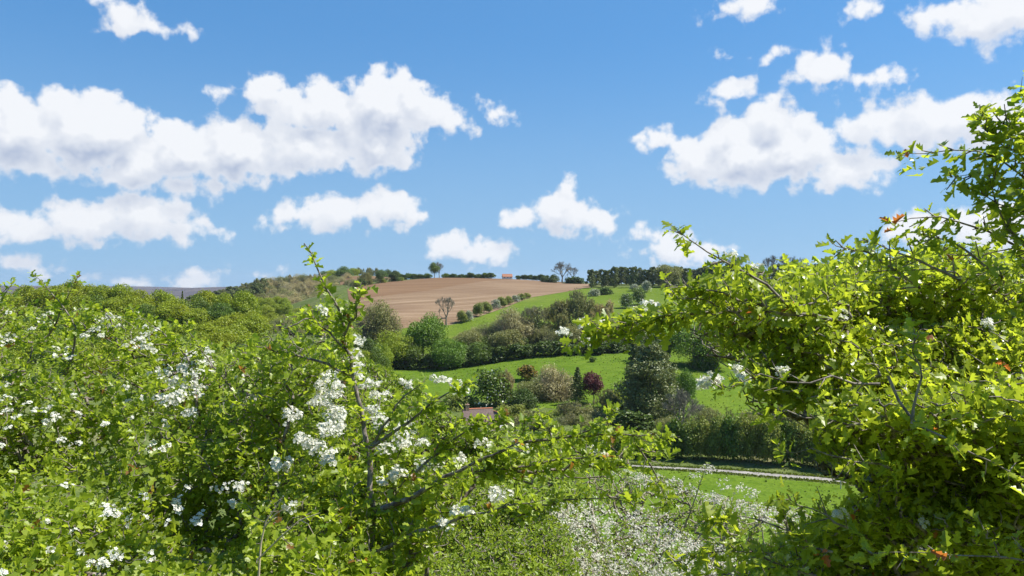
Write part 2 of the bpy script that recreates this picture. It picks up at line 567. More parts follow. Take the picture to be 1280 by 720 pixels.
# ploughed field, two tilths meeting on a slanting line
m, N, out = new_mat("ploughed_soil")
geo = N.n('ShaderNodeNewGeometry'); p = geo.outputs['Position']
pa = np.array([(470 - 640) / F * 560, 560.0]); pb = np.array([(640 - 640) / F * 735, 735.0])
dr = (pb - pa) / np.linalg.norm(pb - pa); nrm = np.array([-dr[1], dr[0]])
wob = N.m('MULTIPLY', N.m('SUBTRACT', N.noise(p, 0.006, 2.0), 0.5), 40.0)
side = N.m('ADD', N.m('SUBTRACT', N.v('DOT_PRODUCT', p, (nrm[0], nrm[1], 0), out=1), float(pa @ nrm)), wob)
top = N.sstep(side, -1.5, 1.5)
fd = np.array([0.93, 0.36]); fn = np.array([-fd[1], fd[0]])         # run of the furrows
ca_ = N.n('ShaderNodeCombineXYZ')
N.put(ca_.inputs[0], N.m('MULTIPLY', N.v('DOT_PRODUCT', p, (fd[0], fd[1], 0), out=1), 0.03))
N.put(ca_.inputs[1], N.v('DOT_PRODUCT', p, (fn[0], fn[1], 0), out=1))
st = N.noise(ca_.outputs[0], 0.16, 3.0, 0.62)
fine = N.noise(p, 0.6, 4.0, 0.7)
rows = N.noise(ca_.outputs[0], 0.75, 2.0, 0.5)
k = N.m('ADD', N.m('ADD', N.m('MULTIPLY', st, 0.56), N.m('MULTIPLY', rows, 0.26)), N.m('MULTIPLY', fine, 0.18))
low = N.mix(N.sstep(k, 0.38, 0.62), (0.155, 0.098, 0.056), (0.285, 0.203, 0.130))
hi_ = N.mix(N.sstep(k, 0.34, 0.64), (0.130, 0.076, 0.042), (0.195, 0.122, 0.070))
far_ = N.sstep(N.noise(p, 0.011, 2.0), 0.45, 0.6)
low = N.mix(N.m('MULTIPLY', far_, 0.5), low, (0.155, 0.098, 0.060))
c = N.mix(top, low, hi_)
b = N.n('ShaderNodeBsdfPrincipled'); N.put(b.inputs['Base Color'], c); b.inputs['Roughness'].default_value = 0.95
b.inputs['Specular IOR Level'].default_value = 0.03
bp = N.n('ShaderNodeBump'); bp.inputs['Strength'].default_value = 0.5; bp.inputs['Distance'].default_value = 0.4
N.put(bp.inputs['Height'], k); N.t.links.new(bp.outputs[0], b.inputs['Normal'])
N.t.links.new(b.outputs[0], out.inputs[0])
SOIL = m
X, Y = loft([(448, 394), (500, 392), (565, 404), (600, 427), (662, 530), (737, 602)], [(434, 600), (442, 640), (470, 700), (500, 735), (540, 762), (590, 770), (640, 772), (700, 750), (738, 712)], 160, 90)
tag(sheet("ploughed_field", X, Y, 0.10, SOIL), kind='structure')
X, Y = loft([(425, 800), (500, 840)], [(425, 960), (497, 985)], 30, 20)
tag(sheet("ploughed_patch_on_hill", X, Y, 0.3, SOIL), kind='structure')

# road with a worn surface and pale verges
ROADM = plain("road_surface", (0.20, 0.185, 0.165), (0.32, 0.30, 0.27), 0.5, 0.9, 0.2, coords='Object')
X, Y = loft([(300, 177), (640, 173.5), (840, 166.5), (960, 160), (1080, 154), (1300, 143)], [(300, 179.5), (640, 176), (840, 169.2), (960, 163), (1080, 157), (1300, 146)], 160, 6)
tag(sheet("road", X, Y, 0.10, ROADM), kind='structure')

# far moor closing the view on the left
MOOR = plain("heather_moor", (0.055, 0.045, 0.05), (0.105, 0.085, 0.08), 0.004, 0.95, 0.05, (1, 1, 1), coords='Object')
xs = np.linspace(-6500, 6500, 160); ys = np.linspace(3000, 8500, 24)
X, Y = np.meshgrid(xs, ys)
crest = 62 + 16 * np.sin(xs / 900.0 + 2.0) + 9 * np.sin(xs / 380.0) - 10 * np.clip((xs + 2700) / 1500, 0, 1)
prof = np.clip((ys - 3000) / 3000, 0, 1); prof = prof * prof * (3 - 2 * prof)
Z = -150 + prof[:, None] * (crest[None, :] + 105)
b = MB(); h, w = X.shape
i = np.arange(h - 1)[:, None] * w + np.arange(w - 1)[None, :]
b.add(np.stack([X, Y, Z], -1).reshape(-1, 3), np.stack([i, i + 1, i + w + 1, i + w], -1).reshape(-1, 4), 0.5, 0, True)
tag(link("moor_hills", b.mesh("moor_hills", [MOOR])), kind='structure')
# ================================================================ trees
LEAF_MID = foliage("leaves_mid_green", (0.036, 0.080, 0.010), (0.082, 0.155, 0.016), transl=0.25)
LEAF_BRIGHT = foliage("leaves_bright_green", (0.040, 0.105, 0.008), (0.100, 0.205, 0.012), transl=0.25)
LEAF_OAK = foliage("leaves_young_oak", (0.088, 0.148, 0.009), (0.185, 0.270, 0.013))
LEAF_LIME = foliage("leaves_yellow_green", (0.115, 0.185, 0.012), (0.180, 0.270, 0.022))
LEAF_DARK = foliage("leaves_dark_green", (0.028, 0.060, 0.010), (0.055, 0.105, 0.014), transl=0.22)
LEAF_BUD = foliage("leaf_buds_olive", (0.088, 0.118, 0.042), (0.170, 0.215, 0.088), transl=0.3)
LEAF_TAN = foliage("leaf_buds_tan", (0.165, 0.180, 0.098), (0.270, 0.290, 0.170), transl=0.3)
LEAF_PINE = foliage("pine_needles", (0.040, 0.072, 0.022), (0.095, 0.140, 0.042), transl=0.2, hue=0.15)
LEAF_FIR = foliage("grey_green_needles", (0.052, 0.085, 0.030), (0.130, 0.172, 0.068), transl=0.2, hue=0.1)
LEAF_PURPLE = foliage("purple_leaves", (0.040, 0.010, 0.016), (0.105, 0.028, 0.040), transl=0.25, hue=0.0)
LEAF_SILVER = foliage("silver_leaves", (0.30, 0.33, 0.30), (0.55, 0.58, 0.55), transl=0.2, hue=0.0)
LEAF_GORSE = foliage("gorse_growth", (0.045, 0.085, 0.012), (0.20, 0.13, 0.018), transl=0.15, hue=0.0)
LEAF_HEDGE = foliage("hedge_leaves", (0.070, 0.120, 0.022), (0.160, 0.230, 0.052))
LEAF_MAY = foliage("hawthorn_in_flower", (0.08, 0.13, 0.03), (0.40, 0.42, 0.30), transl=0.2, hue=0.0)

QV = [(-0.5, 0.0, 0.0), (0.0, 0.5, 0.12), (0.5, 0.05, 0.0), (0.05, -0.5, 0.10)]
QF = [(0, 3, 2, 1)]


def leaf_quads(b, pts, nrm, size, mat, spread=0.65, rnd=None):
    M = len(pts)
    Z = unit(nrm + spread * rng.normal(size=(M, 3)) * 0.6)
    Y = sphere_pts(M)
    X, Y, Z = frames(Y, Z)
    s = size * rng.uniform(0.6, 1.4, M)
    b.stamp(QV, QF, pts, X, Y, Z, s, rng.uniform(0, 0.95, M) if rnd is None else rnd, mat)


def lobes_crown(n_lobes, n_leaf, size, mat, flat=0.85, bottom=0.25, seed=0, lob=(0.22, 0.40), shell=0.78, ragged=0.12):
    """crown of unit radius/height 1 made of leaf tufts on lobes; base of crown at z=bottom"""
    b = MB()
    d = sphere_pts(n_lobes * 3)
    d = d[d[:, 2] > -0.75][:n_lobes]
    n_lobes = len(d)
    rr = rng.uniform(*lob, n_lobes)
    cen = d * (1 - rr[:, None] * 0.95) * rng.uniform(0.72, 1.08, (n_lobes, 1))
    cen = np.concatenate([cen, sphere_pts(4) * 0.25]); rr = np.concatenate([rr, np.full(4, 0.45)])
    w = rr ** 2; w /= w.sum()
    idx = rng.choice(len(cen), n_leaf, p=w)
    u = sphere_pts(n_leaf); u[:, 2] = np.where((u[:, 2] < -0.2) & (rng.random(n_leaf) < 0.6), -u[:, 2], u[:, 2])
    u = unit(u)
    r = rr[idx] * (shell + (1 - shell) * rng.random(n_leaf) + ragged * rng.normal(size=n_leaf) ** 2 * 0.6)
    p = cen[idx] + u * r[:, None]
    p[:, 0:2] *= 0.5
    top = (p[:, 2] + 1) / 2
    z = bottom + (1 - bottom) * np.clip(top, -0.05, 1.1)
    pts = np.stack([p[:, 0], p[:, 1], z], -1)
    leaf_quads(b, pts, unit(u * 0.6 + np.array([0, 0, 0.5])), size, mat)
    return b


def trunk_mesh(name, h=0.42, r=0.028, limbs=6, mat=BARK, lean=0.02, spread=0.26, top=0.75):
    b = MB()
    P = [np.array([0, 0, -0.04]), np.array([lean, 0, h * 0.5]), np.array([-lean, lean, h]), np.array([0, 0, top])]
    b.tube(P, [r * 1.3, r, r * 0.75, r * 0.2], 7)
    for k in range(limbs):
        a = k * 2.4 + random.random(); z0 = h * random.uniform(0.55, 1.1)
        q = np.array([math.cos(a), math.sin(a), 0])
        L = spread * random.uniform(0.8, 1.3)
        b.tube([np.array([0, 0, z0]), q * L * 0.5 + [0, 0, z0 + L * 0.5], q * L + [0, 0, z0 + L * 1.25]], [r * 0.5, r * 0.3, r * 0.1], 5)
    return b.mesh(name, [mat])


def twig_crown(depth_pts, mat, h0=0.22, seed=1, width=0.5, levels=5, leaf=None, leaf_n=0, leaf_size=0.03, r0=0.02, fan=0.55, drop=0.0):
    """bare or budding crown: limbs dividing again and again into fine twigs"""
    b = MB()
    rg = np.random.default_rng(seed)
    ends = [(np.array([0, 0, h0]), np.array([0, 0, 1.0]), r0, 0.17)]
    tips = []
    A = []; Bp = []; R0 = []; R1 = []
    for lv in range(levels):
        nx = []
        for (p, d, r, L) in ends:
            kids = 4 if lv == 0 else (3 if lv < levels - 1 else 4)
            for k in range(kids):
                dd = unit(d + fan * rg.normal(size=3) + np.array([0, 0, 0.25 - drop * lv]))
                LL = L * rg.uniform(0.7, 1.25)
                q = p + dd * LL
                q2 = q.copy(); rad = math.hypot(q[0], q[1])
                if rad > width * 0.5: q2[0:2] *= width * 0.5 / rad
                q2[2] = min(q2[2], 1.0)
                A.append(p); Bp.append(q2); R0.append(r * 0.8); R1.append(r * 0.45)
                nx.append((q2, dd, r * 0.55, L * 0.78))
        ends = nx
    tips = np.array([e[0] for e in ends])
    b.segs(A, Bp, np.maximum(R0, 0.0022), np.maximum(R1, 0.0016), 3, 0.5, 0)
    if leaf_n:
        i = rg.integers(0, len(A), leaf_n); t = rg.random((leaf_n, 1))
        w = np.array(A)[i] * (1 - t) + np.array(Bp)[i] * t + rg.normal(size=(leaf_n, 3)) * 0.014
        w = w[w[:, 2] > h0 * 1.1]
        leaf_quads(b, w, unit(w - [0, 0, 0.4]), leaf_size, 1)
        return b.fit().mesh("crown", [mat, leaf])
    return b.fit().mesh("crown", [mat])


def spruce_crown(n, size, mat, bottom=0.06, layers=16, gap=0.35):
    b = MB(); P = []; Nn = []
    for k in range(n):
        t = rng.random() ** 0.75
        lay = math.floor(t * layers) / layers
        rad = (1 - lay) ** 0.8 * 0.5 * rng.uniform(0.25, 1.05)
        a = rng.random() * 6.283
        arm = 0.75 + 0.25 * math.sin(a * 5 + lay * 40)
        rad *= arm
        z = bottom + (1 - bottom) * (lay + 0.6 / layers - rad * 0.16 + rng.normal() * 0.008)
        P.append((rad * math.cos(a), rad * math.sin(a), z)); Nn.append((math.cos(a) * 0.4, math.sin(a) * 0.4, 0.9))
    leaf_quads(b, np.array(P), np.array(Nn), size, 0, 0.7)
    return b.fit().mesh("crown", [mat])


def pine_crown(n, size, mat, n_pads=26, bottom=0.3, cone=0.5):
    b = MB(); P = []; Nn = []
    pads = []
    for k in range(n_pads):
        t = (k + rng.random()) / n_pads
        R_ = 0.42 * (1 - t ** 1.6 * cone) * (0.55 + 0.45 * min(1, t * 4))
        a = k * 2.4 + rng.normal() * 0.4; q = R_ * rng.uniform(0.35, 1.0)
        pads.append((q * math.cos(a), q * math.sin(a), bottom + (0.97 - bottom) * t, rng.uniform(0.10, 0.19) * (1.15 - 0.5 * t)))
    pads.append((0, 0, 0.93, 0.10))
    pads = np.array(pads)
    i = rng.integers(0, len(pads), n)
    u = sphere_pts(n); r = rng.uniform(0.6, 1.1, n)
    p = pads[i, :3] + u * (r * pads[i, 3])[:, None] * np.array([1, 1, 0.55])
    leaf_quads(b, p, unit(u + [0, 0, 0.5]), size, 0)
    return b.fit().mesh("crown", [mat])


def shrub_crown(n, size, mat, flowers=None, nf=0, lobes=14):
    b = lobes_crown(lobes, n, size, 0, bottom=-0.12, lob=(0.25, 0.45), shell=0.7, ragged=0.16)
    if flowers is not None:
        u = sphere_pts(nf); u[:, 2] = np.abs(u[:, 2])
        p = u * rng.uniform(0.86, 1.02, (nf, 1)) * [0.5, 0.5, 0.95] + [0, 0, 0.05]
        leaf_quads(b, p, u, size * 0.8, 1)
        return b.fit().mesh("crown", [mat, flowers])
    return b.fit().mesh("crown", [mat])


WHITE_FAR = foliage("white_blossom_far", (0.55, 0.56, 0.48), (0.80, 0.80, 0.76), transl=0.2, hue=0.0)
PROTO = {}
def broad(key, mat, n=5200, size=0.036, lobes=34, **kw):
    PROTO[key] = [(lobes_crown(lobes, n, size, 0, **kw).fit().mesh("crown", [mat]), trunk_mesh("trunk")) for _ in range(2)]


broad('bright', LEAF_BRIGHT, 15000, 0.023, 50, bottom=0.10)
broad('mid', LEAF_MID, 10000, 0.027, 34, bottom=0.12)
broad('oak', LEAF_OAK, 8000, 0.030, 38, bottom=0.15)
broad('lime', LEAF_LIME, 9000, 0.027, 34, bottom=0.10)
broad('dark', LEAF_DARK, 8000, 0.031, 30, bottom=0.08)
broad('purple', LEAF_PURPLE, 5000, 0.040, 24, bottom=0.10)
broad('olive', LEAF_BUD, 9000, 0.025, 34, bottom=0.12)
PROTO['bud'] = [(twig_crown(0, TWIG_GREY, seed=s, levels=6, leaf=LEAF_BUD, leaf_n=11000, leaf_size=0.019, width=0.95, fan=0.68, h0=0.05, r0=0.024), trunk_mesh("trunk", 0.2, 0.026, 0, TWIG_GREY, top=0.3)) for s in (3, 8, 12)]
PROTO['tan'] = [(twig_crown(0, TWIG_PALE, seed=s, levels=6, leaf=LEAF_TAN, leaf_n=11000, leaf_size=0.018, width=0.95, fan=0.66, h0=0.05, r0=0.024), trunk_mesh("trunk", 0.2, 0.026, 0, TWIG_PALE, top=0.3)) for s in (4, 9)]
PROTO['bare'] = [(twig_crown(0, TWIG_GREY, seed=s, levels=6, width=0.95, fan=0.5, h0=0.2, r0=0.03), trunk_mesh("trunk", 0.25, 0.034, 0, TWIG_GREY, top=0.34)) for s in (5, 6)]
def round_bud(leaf, twig, seed):
    b = lobes_crown(44, 11000, 0.019, 0, bottom=0.03, lob=(0.16, 0.30), ragged=0.2)
    rg = np.random.default_rng(seed); u = unit(rg.normal(size=(700, 3))); u[:, 2] = np.abs(u[:, 2]) * 1.1 - 0.2
    e1 = np.stack([u[:, 0] * 0.5, u[:, 1] * 0.5, 0.5 + 0.5 * u[:, 2]], -1) * rg.uniform(0.8, 1.03, (700, 1)); st_ = e1 * [0.25, 0.25, 0.0] + [0, 0, 0.22] + e1 * [0, 0, 0.25]
    b.segs(st_, e1, 0.005, 0.002, 3, 0.5, 1)
    return b.fit().mesh("crown", [leaf, twig])


PROTO['budround'] = [(round_bud(LEAF_BUD, TWIG_GREY, 1), trunk_mesh("trunk", 0.3, 0.026, 4, TWIG_GREY, top=0.6))]
PROTO['tanround'] = [(round_bud(LEAF_TAN, TWIG_PALE, s), trunk_mesh("trunk", 0.3, 0.026, 4, TWIG_PALE, top=0.6)) for s in (2, 3)]
PROTO['ivy'] = [(twig_crown(0, TWIG_GREY, seed=15, levels=6, leaf=LEAF_BUD, leaf_n=1500, leaf_size=0.022, width=0.9, fan=0.5, h0=0.2, r0=0.026),
                 (lambda b: b.mesh("trunk", [LEAF_DARK]))(lobes_crown(12, 1500, 0.03, 0, bottom=0.0, lob=(0.2, 0.3))))]
PROTO['spruce'] = [(spruce_crown(4200, 0.045, LEAF_PINE), trunk_mesh("trunk", 0.5, 0.02, 0))]
PROTO['fir'] = [(pine_crown(24000, 0.019, LEAF_FIR, 52, 0.02, 0.78), trunk_mesh("trunk", 0.5, 0.022, 0))]
PROTO['pine'] = [(pine_crown(3600, 0.050, LEAF_PINE, 24, 0.12, 0.6), trunk_mesh("trunk", 0.5, 0.02, 3)) for _ in range(3)]
PROTO['shrub'] = [(shrub_crown(3600, 0.060, LEAF_MID), None) for _ in range(2)]
PROTO['hedge'] = [(shrub_crown(5200, 0.045, LEAF_HEDGE), None) for _ in range(3)]
PROTO['darkshrub'] = [(shrub_crown(3200, 0.065, LEAF_DARK), None) for _ in range(2)]
PROTO['may'] = [(shrub_crown(3200, 0.055, LEAF_MAY, WHITE_FAR, 260), None)]
PROTO['greenmay'] = [(shrub_crown(4200, 0.045, LEAF_MID, WHITE_FAR, 150, 20), None)]
PROTO['silver'] = [(shrub_crown(2400, 0.06, LEAF_SILVER), None)]
PROTO['gorse'] = [(shrub_crown(2200, 0.08, LEAF_GORSE), None)]
PROTO['scrub'] = [(twig_crown(0, TWIG_GREY, seed=21, levels=6, leaf=LEAF_BUD, leaf_n=1800, leaf_size=0.024, width=1.0, fan=0.75, h0=0.02, r0=0.016), None)]

SHRUBS = {'shrub', 'hedge', 'darkshrub', 'may', 'greenmay', 'silver', 'gorse', 'scrub'}
NAMES = {'bright': 'broadleaf_tree', 'mid': 'broadleaf_tree', 'oak': 'oak_tree', 'lime': 'broadleaf_tree', 'dark': 'broadleaf_tree', 'purple': 'purple_leaved_tree',
         'olive': 'budding_tree', 'budround': 'budding_tree', 'tanround': 'budding_tree', 'bud': 'budding_tree', 'tan': 'budding_tree', 'bare': 'bare_tree', 'ivy': 'ivy_clad_tree', 'spruce': 'spruce_tree', 'fir': 'conifer_tree', 'pine': 'pine_tree',
         'shrub': 'shrub', 'hedge': 'hedge_shrub', 'darkshrub': 'shrub', 'may': 'hawthorn_bush', 'greenmay': 'hawthorn_bush', 'silver': 'silver_shrub', 'gorse': 'gorse_bush', 'scrub': 'scrub_bush'}


def plant(kind, px, d, top, w, label, group=None, sink=0.0, cat=None):
    """stand a tree or shrub at a place on the ground; top and w are its apparent top and width in the photograph"""
    x = (px - 640) / F * d
    z = gz(x, d)
    H = (360 - top) / F * d - z
    Wd = w / F * d
    ratio = 0.6 if kind in SHRUBS else 0.95
    if H < ratio * Wd:                     # low ground cover hides the foot: the tree stands in a dip
        sink += ratio * Wd - H; H = ratio * Wd
    var = random.choice(PROTO[kind])
    shrub = kind in SHRUBS
    cat = cat or ('bush' if shrub else 'tree')
    rz = random.uniform(0, 6.28)
    sc = (Wd, Wd, H)
    if shrub:
        o = link(NAMES[kind], var[0])
        o.location = (x, d, z - sink); o.rotation_euler = (0, 0, rz); o.scale = sc
        tag(o, label, cat, group)
        return o
    e = empty(NAMES[kind], (x, d, z - sink), label, cat, group, rz, sc)
    link("crown", var[0], e)
    link("trunk", var[1], e)
    return e


T = [
 # --- belt of trees between the two pastures, left to right
 ('budround', 472, 342, 376, 64, "large round grey brown budding tree at the left end of the belt"),
 ('lime', 430, 330, 402, 46, "small yellow green tree left of the large round budding tree"),
 ('lime', 492, 322, 414, 50, "yellow green tree between the round budding tree and the bright green one"),
 ('mid', 462, 312, 424, 54, "low mid green tree in front of the round budding tree"),
 ('bright', 529, 334, 393, 60, "big bright green tree with a domed crown below the ploughed field"),
 ('bright', 561, 322, 424, 50, "smaller bright green tree at the lower right of the big domed one"),
 ('mid', 510, 324, 424, 40, "mid green tree at the lower left of the big domed bright tree"),
 ('olive', 586, 336, 413, 40, "dull olive tree right of the bright green trees in the belt"),
 ('mid', 600, 326, 428, 40, "green tree at the foot of the belt in front of the olive tree"),
 ('budround', 612, 345, 404, 44, "grey green budding tree left of the tallest pale one in the belt"),
 ('tanround', 641, 344, 384, 60, "tallest pale tan budding tree in the middle of the belt"),
 ('olive', 633, 333, 412, 44, "olive tree under the tall pale budding tree"),
 ('ivy', 669, 348, 382, 36, "upright tree with dark ivy on its trunk in the middle of the belt"),
 ('bud', 698, 350, 376, 46, "slender grey budding tree just right of the ivy clad tree"),
 ('bud', 722, 356, 364, 46, "wide olive grey budding tree above the flowering branch tip"),
 ('tan', 753, 352, 376, 42, "brownish budding tree in the belt left of the green trees"),
 ('olive', 738, 344, 400, 42, "low olive tree under the brownish budding tree"),
 ('mid', 786, 350, 396, 50, "green tree behind the flowering hawthorn branch"),
 ('dark', 820, 300, 412, 50, "dark green tree left of the large green tree by the right pasture"),
 ('bright', 868, 292, 404, 66, "large green tree standing right of the tall grey green conifer"),
 ('lime', 897, 288, 424, 42, "light yellow green tree at the right foot of the large green tree"),
 # --- trees around the cottage and along the stream
 ('greenmay', 611, 236, 461, 52, "green hawthorn with white blossom behind the cottage roof"),
 ('tan', 630, 238, 462, 26, "narrow brownish tree right of the hawthorn behind the cottage"),
 ('tanround', 692, 248, 456, 68, "wide pale budding tree left of the small dark spruce"),
 ('olive', 664, 244, 474, 42, "olive bush-like tree left of the wide pale budding tree"),
 ('dark', 652, 236, 486, 46, "dark green tree right of the cottage"),
 ('spruce', 722, 238, 459, 24, "small dark pointed spruce beside the purple leaved tree"),
 ('purple', 742, 238, 465, 27, "purple leaved tree next to the small dark spruce"),
 ('lime', 768, 240, 488, 36, "pale green tree right of the purple leaved tree"),
 ('mid', 776, 230, 502, 40, "green tree at the left foot of the tall conifer"),
 ('scrub', 712, 224, 500, 54, "grey leafless scrub at the foot of the spruce"),
 ('scrub', 668, 224, 512, 44, "grey leafless scrub in front of the wide budding tree"),
 ('fir', 814, 215, 430, 92, "tall broad grey green conifer in the middle of the valley"),
 ('spruce', 793, 226, 422, 34, "dark pointed conifer top left behind the tall broad conifer"),
 ('spruce', 832, 222, 440, 34, "dark spruce at the right shoulder of the tall broad conifer"),
 ('bright', 855, 226, 463, 34, "small ball shaped bright green tree right of the tall conifer"),
 ('bare', 851, 196, 486, 56, "pale leafless tree in front of the ball shaped green tree"),
 ('tan', 985, 180, 494, 40, "thin pale budding tree rising from the roadside hedge"),
 ('darkshrub', 790, 205, 512, 60, "dark bush at the base of the tall conifer"),
 ('silver', 928, 298, 444, 20, "silvery white bush on the right pasture"),
 ('gorse', 659, 276, 456, 28, "low orange and green gorse bush alone on the pasture"),
 ('shrub', 741, 305, 446, 10, "tiny lone bush on the middle pasture"),
 ('shrub', 905, 252, 502, 15, "left of two small round bushes on the right pasture"),
 ('shrub', 921, 252, 504, 12, "right of two small round bushes on the right pasture"),
 ('bud', 758, 230, 486, 40, "grey green budding tree between the purple tree and the tall conifer"),
 ('tan', 790, 218, 500, 34, "pale twiggy tree against the left side of the tall conifer"),
 ('hedge', 640, 222, 505, 46, "green bush right behind the small dark roofed outbuilding"),
 ('olive', 730, 222, 506, 50, "olive bush below the purple leaved tree"),
 ('scrub', 745, 216, 512, 50, "grey leafless scrub left of the tall conifer's foot"),
 ('hedge', 575, 235, 492, 50, "green bush left of the cottage"),
 ('mid', 880, 290, 440, 40, "mid green tree at the foot of the large green tree"),
 ('bare', 873, 190, 505, 46, "pale leafless tree behind the left end of the roadside hedge"),
 # --- field bushes above the belt
 ('bare', 558, 402, 371, 30, "lone leafless tree at the lower edge of the ploughed field"),
 ('shrub', 756, 548, 359, 22, "dark green bush on the upper pasture below the pine wood"),
 ('may', 743, 540, 361, 16, "pale flowering bush left of the dark bush on the upper pasture"),
 ('greenmay', 782, 470, 367, 18, "round bush on the upper pasture, left of a close pair"),
 ('greenmay', 797, 482, 360, 20, "taller bush on the upper pasture, right of a close pair"),
 ('may', 808, 545, 351, 14, "small pale bush just below the pine wood"),
 ('may', 793, 560, 355, 14, "small flowering bush in front of the pine wood edge"),
 ('olive', 835, 585, 331, 36, "olive budding tree in front of the pine wood"),
 # --- ridge line
 ('mid', 543, 752, 328, 15, "round tree standing alone on the ridge above the ploughed field"),
 ('bare', 549, 758, 327, 14, "leafless tree touching the round tree on the ridge"),
 ('bare', 703, 722, 327, 28, "leafless round tree on the skyline left of the pine wood"),
 ('bare', 716, 730, 334, 20, "fainter leafless tree on the skyline next to the pine wood"),
 ('dark', 691, 714, 343, 18, "dark bush-like tree under the leafless skyline tree"),
 ('dark', 680, 716, 345, 12, "small dark tree at the right end of the ridge hedge"),
 ('darkshrub', 717, 700, 346, 26, "dark bush on the ridge beside the pine wood"),
 ('dark', 475, 690, 340, 12, "small dark round tree left of its twin at the top of the ploughed field"),
 ('dark', 493, 718, 338, 14, "dark round tree at the top left corner of the ploughed field"),
 ('bud', 456, 668, 341, 22, "grey budding bush-like tree on the boundary hedge"),
 ('olive', 443, 655, 350, 16, "low olive tree at the left edge of the ploughed field"),
 ('mid', 430, 985, 333, 22, "bright round tree on the crest of the far hill"),
]
for (k, px, d, top, w, lab) in T:
    plant(k, px, d, top, w, lab)

# dark green undergrowth along the foot of the belt
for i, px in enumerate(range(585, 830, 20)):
    plant('darkshrub', px + random.uniform(-4, 4), 326 + random.uniform(-3, 3), 428 + random.uniform(-5, 4), 30, "dark shrub in the row at the foot of the tree belt", "dark shrubs along the foot of the tree belt", 0.3)
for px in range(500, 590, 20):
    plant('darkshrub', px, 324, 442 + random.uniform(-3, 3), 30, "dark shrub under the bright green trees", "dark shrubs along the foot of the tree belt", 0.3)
# hedge climbing between the ploughed field and the pasture
hp = [(577, 408, 388, 15), (586, 412, 388, 12), (598, 426, 378, 16), (608, 442, 377, 15), (620, 466, 374, 13), (627, 474, 371, 14), (636, 490, 370, 13), (645, 504, 369, 12), (652, 516, 367, 12), (659, 526, 366, 11)]
for i, (px, d, top, w) in enumerate(hp):
    fl = i % 3 == 1
    plant('may' if fl else 'hedge', px, d, top, w, "white flowering bush in the row between ploughed field and pasture" if fl else "green bush in the row between ploughed field and pasture", "bushes in a row along the ploughed field")
# hedge on the far side of the road
for i, px in enumerate(range(640, 1200, 17)):
    d = 178.5 - max(0, px - 840) * 0.062 + random.uniform(-1, 1)
    top = 522 + random.uniform(-7, 8) + max(0, (px - 1000) * 0.06)
    if px < 830: top += 18
    plant('hedge' if i % 4 else 'shrub', px, d, top, 34, "leafy shrub in the dense hedge along the far side of the road", "shrubs of the roadside hedge", 0.4)
for i, px in enumerate(range(835, 1180, 26)):
    d = 187 - max(0, px - 840) * 0.062
    plant('scrub' if i % 2 else 'olive', px, d, 514 + random.uniform(-6, 6), 34, "budding bush behind the roadside hedge", "budding bushes behind the roadside hedge", cat='bush')
# pine wood on the skyline and the bare trees behind it
px = 739
while px < 905:
    d = 600 + random.uniform(-12, 50)
    plant('pine', px, d, 335.5 + random.uniform(-2.5, 2.5) + (2 if px < 750 else 0), 15, "dark pine in the skyline wood", "pines of the skyline wood")
    px += random.uniform(4.5, 7)
px = 880
while px < 1290:
    d = 590 + random.uniform(-20, 60)
    kd = random.choice(['bud', 'pine', 'bud', 'dark', 'tan'])
    plant(kd, px, d, 331 + random.uniform(-4, 4), 24, "%s tree of the skyline wood glimpsed through the right hawthorn" % {'bud': 'grey budding', 'pine': 'dark pine', 'dark': 'dark leafy', 'tan': 'brown budding'}[kd], "trees of the skyline wood behind the right hawthorn")
    px += random.uniform(10, 15)
for px, top, w in ((918, 317, 26), (962, 319, 24), (984, 318, 26), (1004, 322, 20)):
    plant('bare', px, 660, top, w, "leafless tree crown standing above the skyline wood", "leafless trees above the skyline wood")
KIND_LOOK = {'pine': "dark needled pine", 'spruce': "dark pointed spruce", 'bud': "grey budding twiggy tree", 'budround': "round grey green budding tree", 'tan': "pale tan twiggy tree", 'tanround': "round pale tan budding tree",
             'olive': "olive budding tree", 'mid': "mid green leafy tree", 'dark': "dark green leafy tree", 'oak': "olive green oak in young leaf", 'lime': "yellow green leafy tree", 'scrub': "grey leafless scrub", 'hedge': "green leafy bush"}
# ridge hedge
for px in range(502, 622, 8):
    if abs(px - 543) < 9: continue
    plant('darkshrub' if px % 3 else 'shrub', px + random.uniform(-2, 2), 764, 342.0 + random.uniform(-1.2, 1.6), 13, "low bush of the hedge along the ridge left of the barn", "bushes of the ridge hedge left of the barn")
for px in range(648, 684, 7):
    plant('darkshrub', px, 768, 344.0 + random.uniform(-1, 1.4), 10, "low bush of the hedge along the ridge right of the barn", "bushes of the ridge hedge right of the barn")
for px in range(405, 500, 9):
    kd = random.choice(['mid', 'dark', 'oak', 'bud'])
    plant(kd, px, 1010 + random.uniform(0, 60), 334.5 + abs(px - 450) * 0.09 + random.uniform(-1, 1), 17, KIND_LOOK[kd] + " of the wood capping the far hill", "trees of the wood capping the far hill")
for px in range(436, 502, 8):
    d = 640 + (px - 436) * 1.4
    plant(random.choice(['darkshrub', 'scrub', 'hedge']), px, d, 350 - (px - 436) * 0.06 + random.uniform(-1, 1), 14, "bush of the boundary hedge above the ploughed field", "bushes of the hedge at the field's top left corner")
# hillside woods at the back left
def wood(kinds, px0, px1, step, d0, d1, topf, w, label, group, rows=1):
    for r in range(rows):
        px = px0 + random.uniform(0, step)
        while px < px1:
            t = (r + random.random() * 0.8) / rows
            d = d0 + (d1 - d0) * t
            kd = random.choice(kinds)
            plant(kd, px, d, topf(px, t) + random.uniform(-2, 2), w * d0 / d * random.uniform(0.85, 1.2), KIND_LOOK[kd] + " " + label, group)
            px += step * random.uniform(0.75, 1.25)


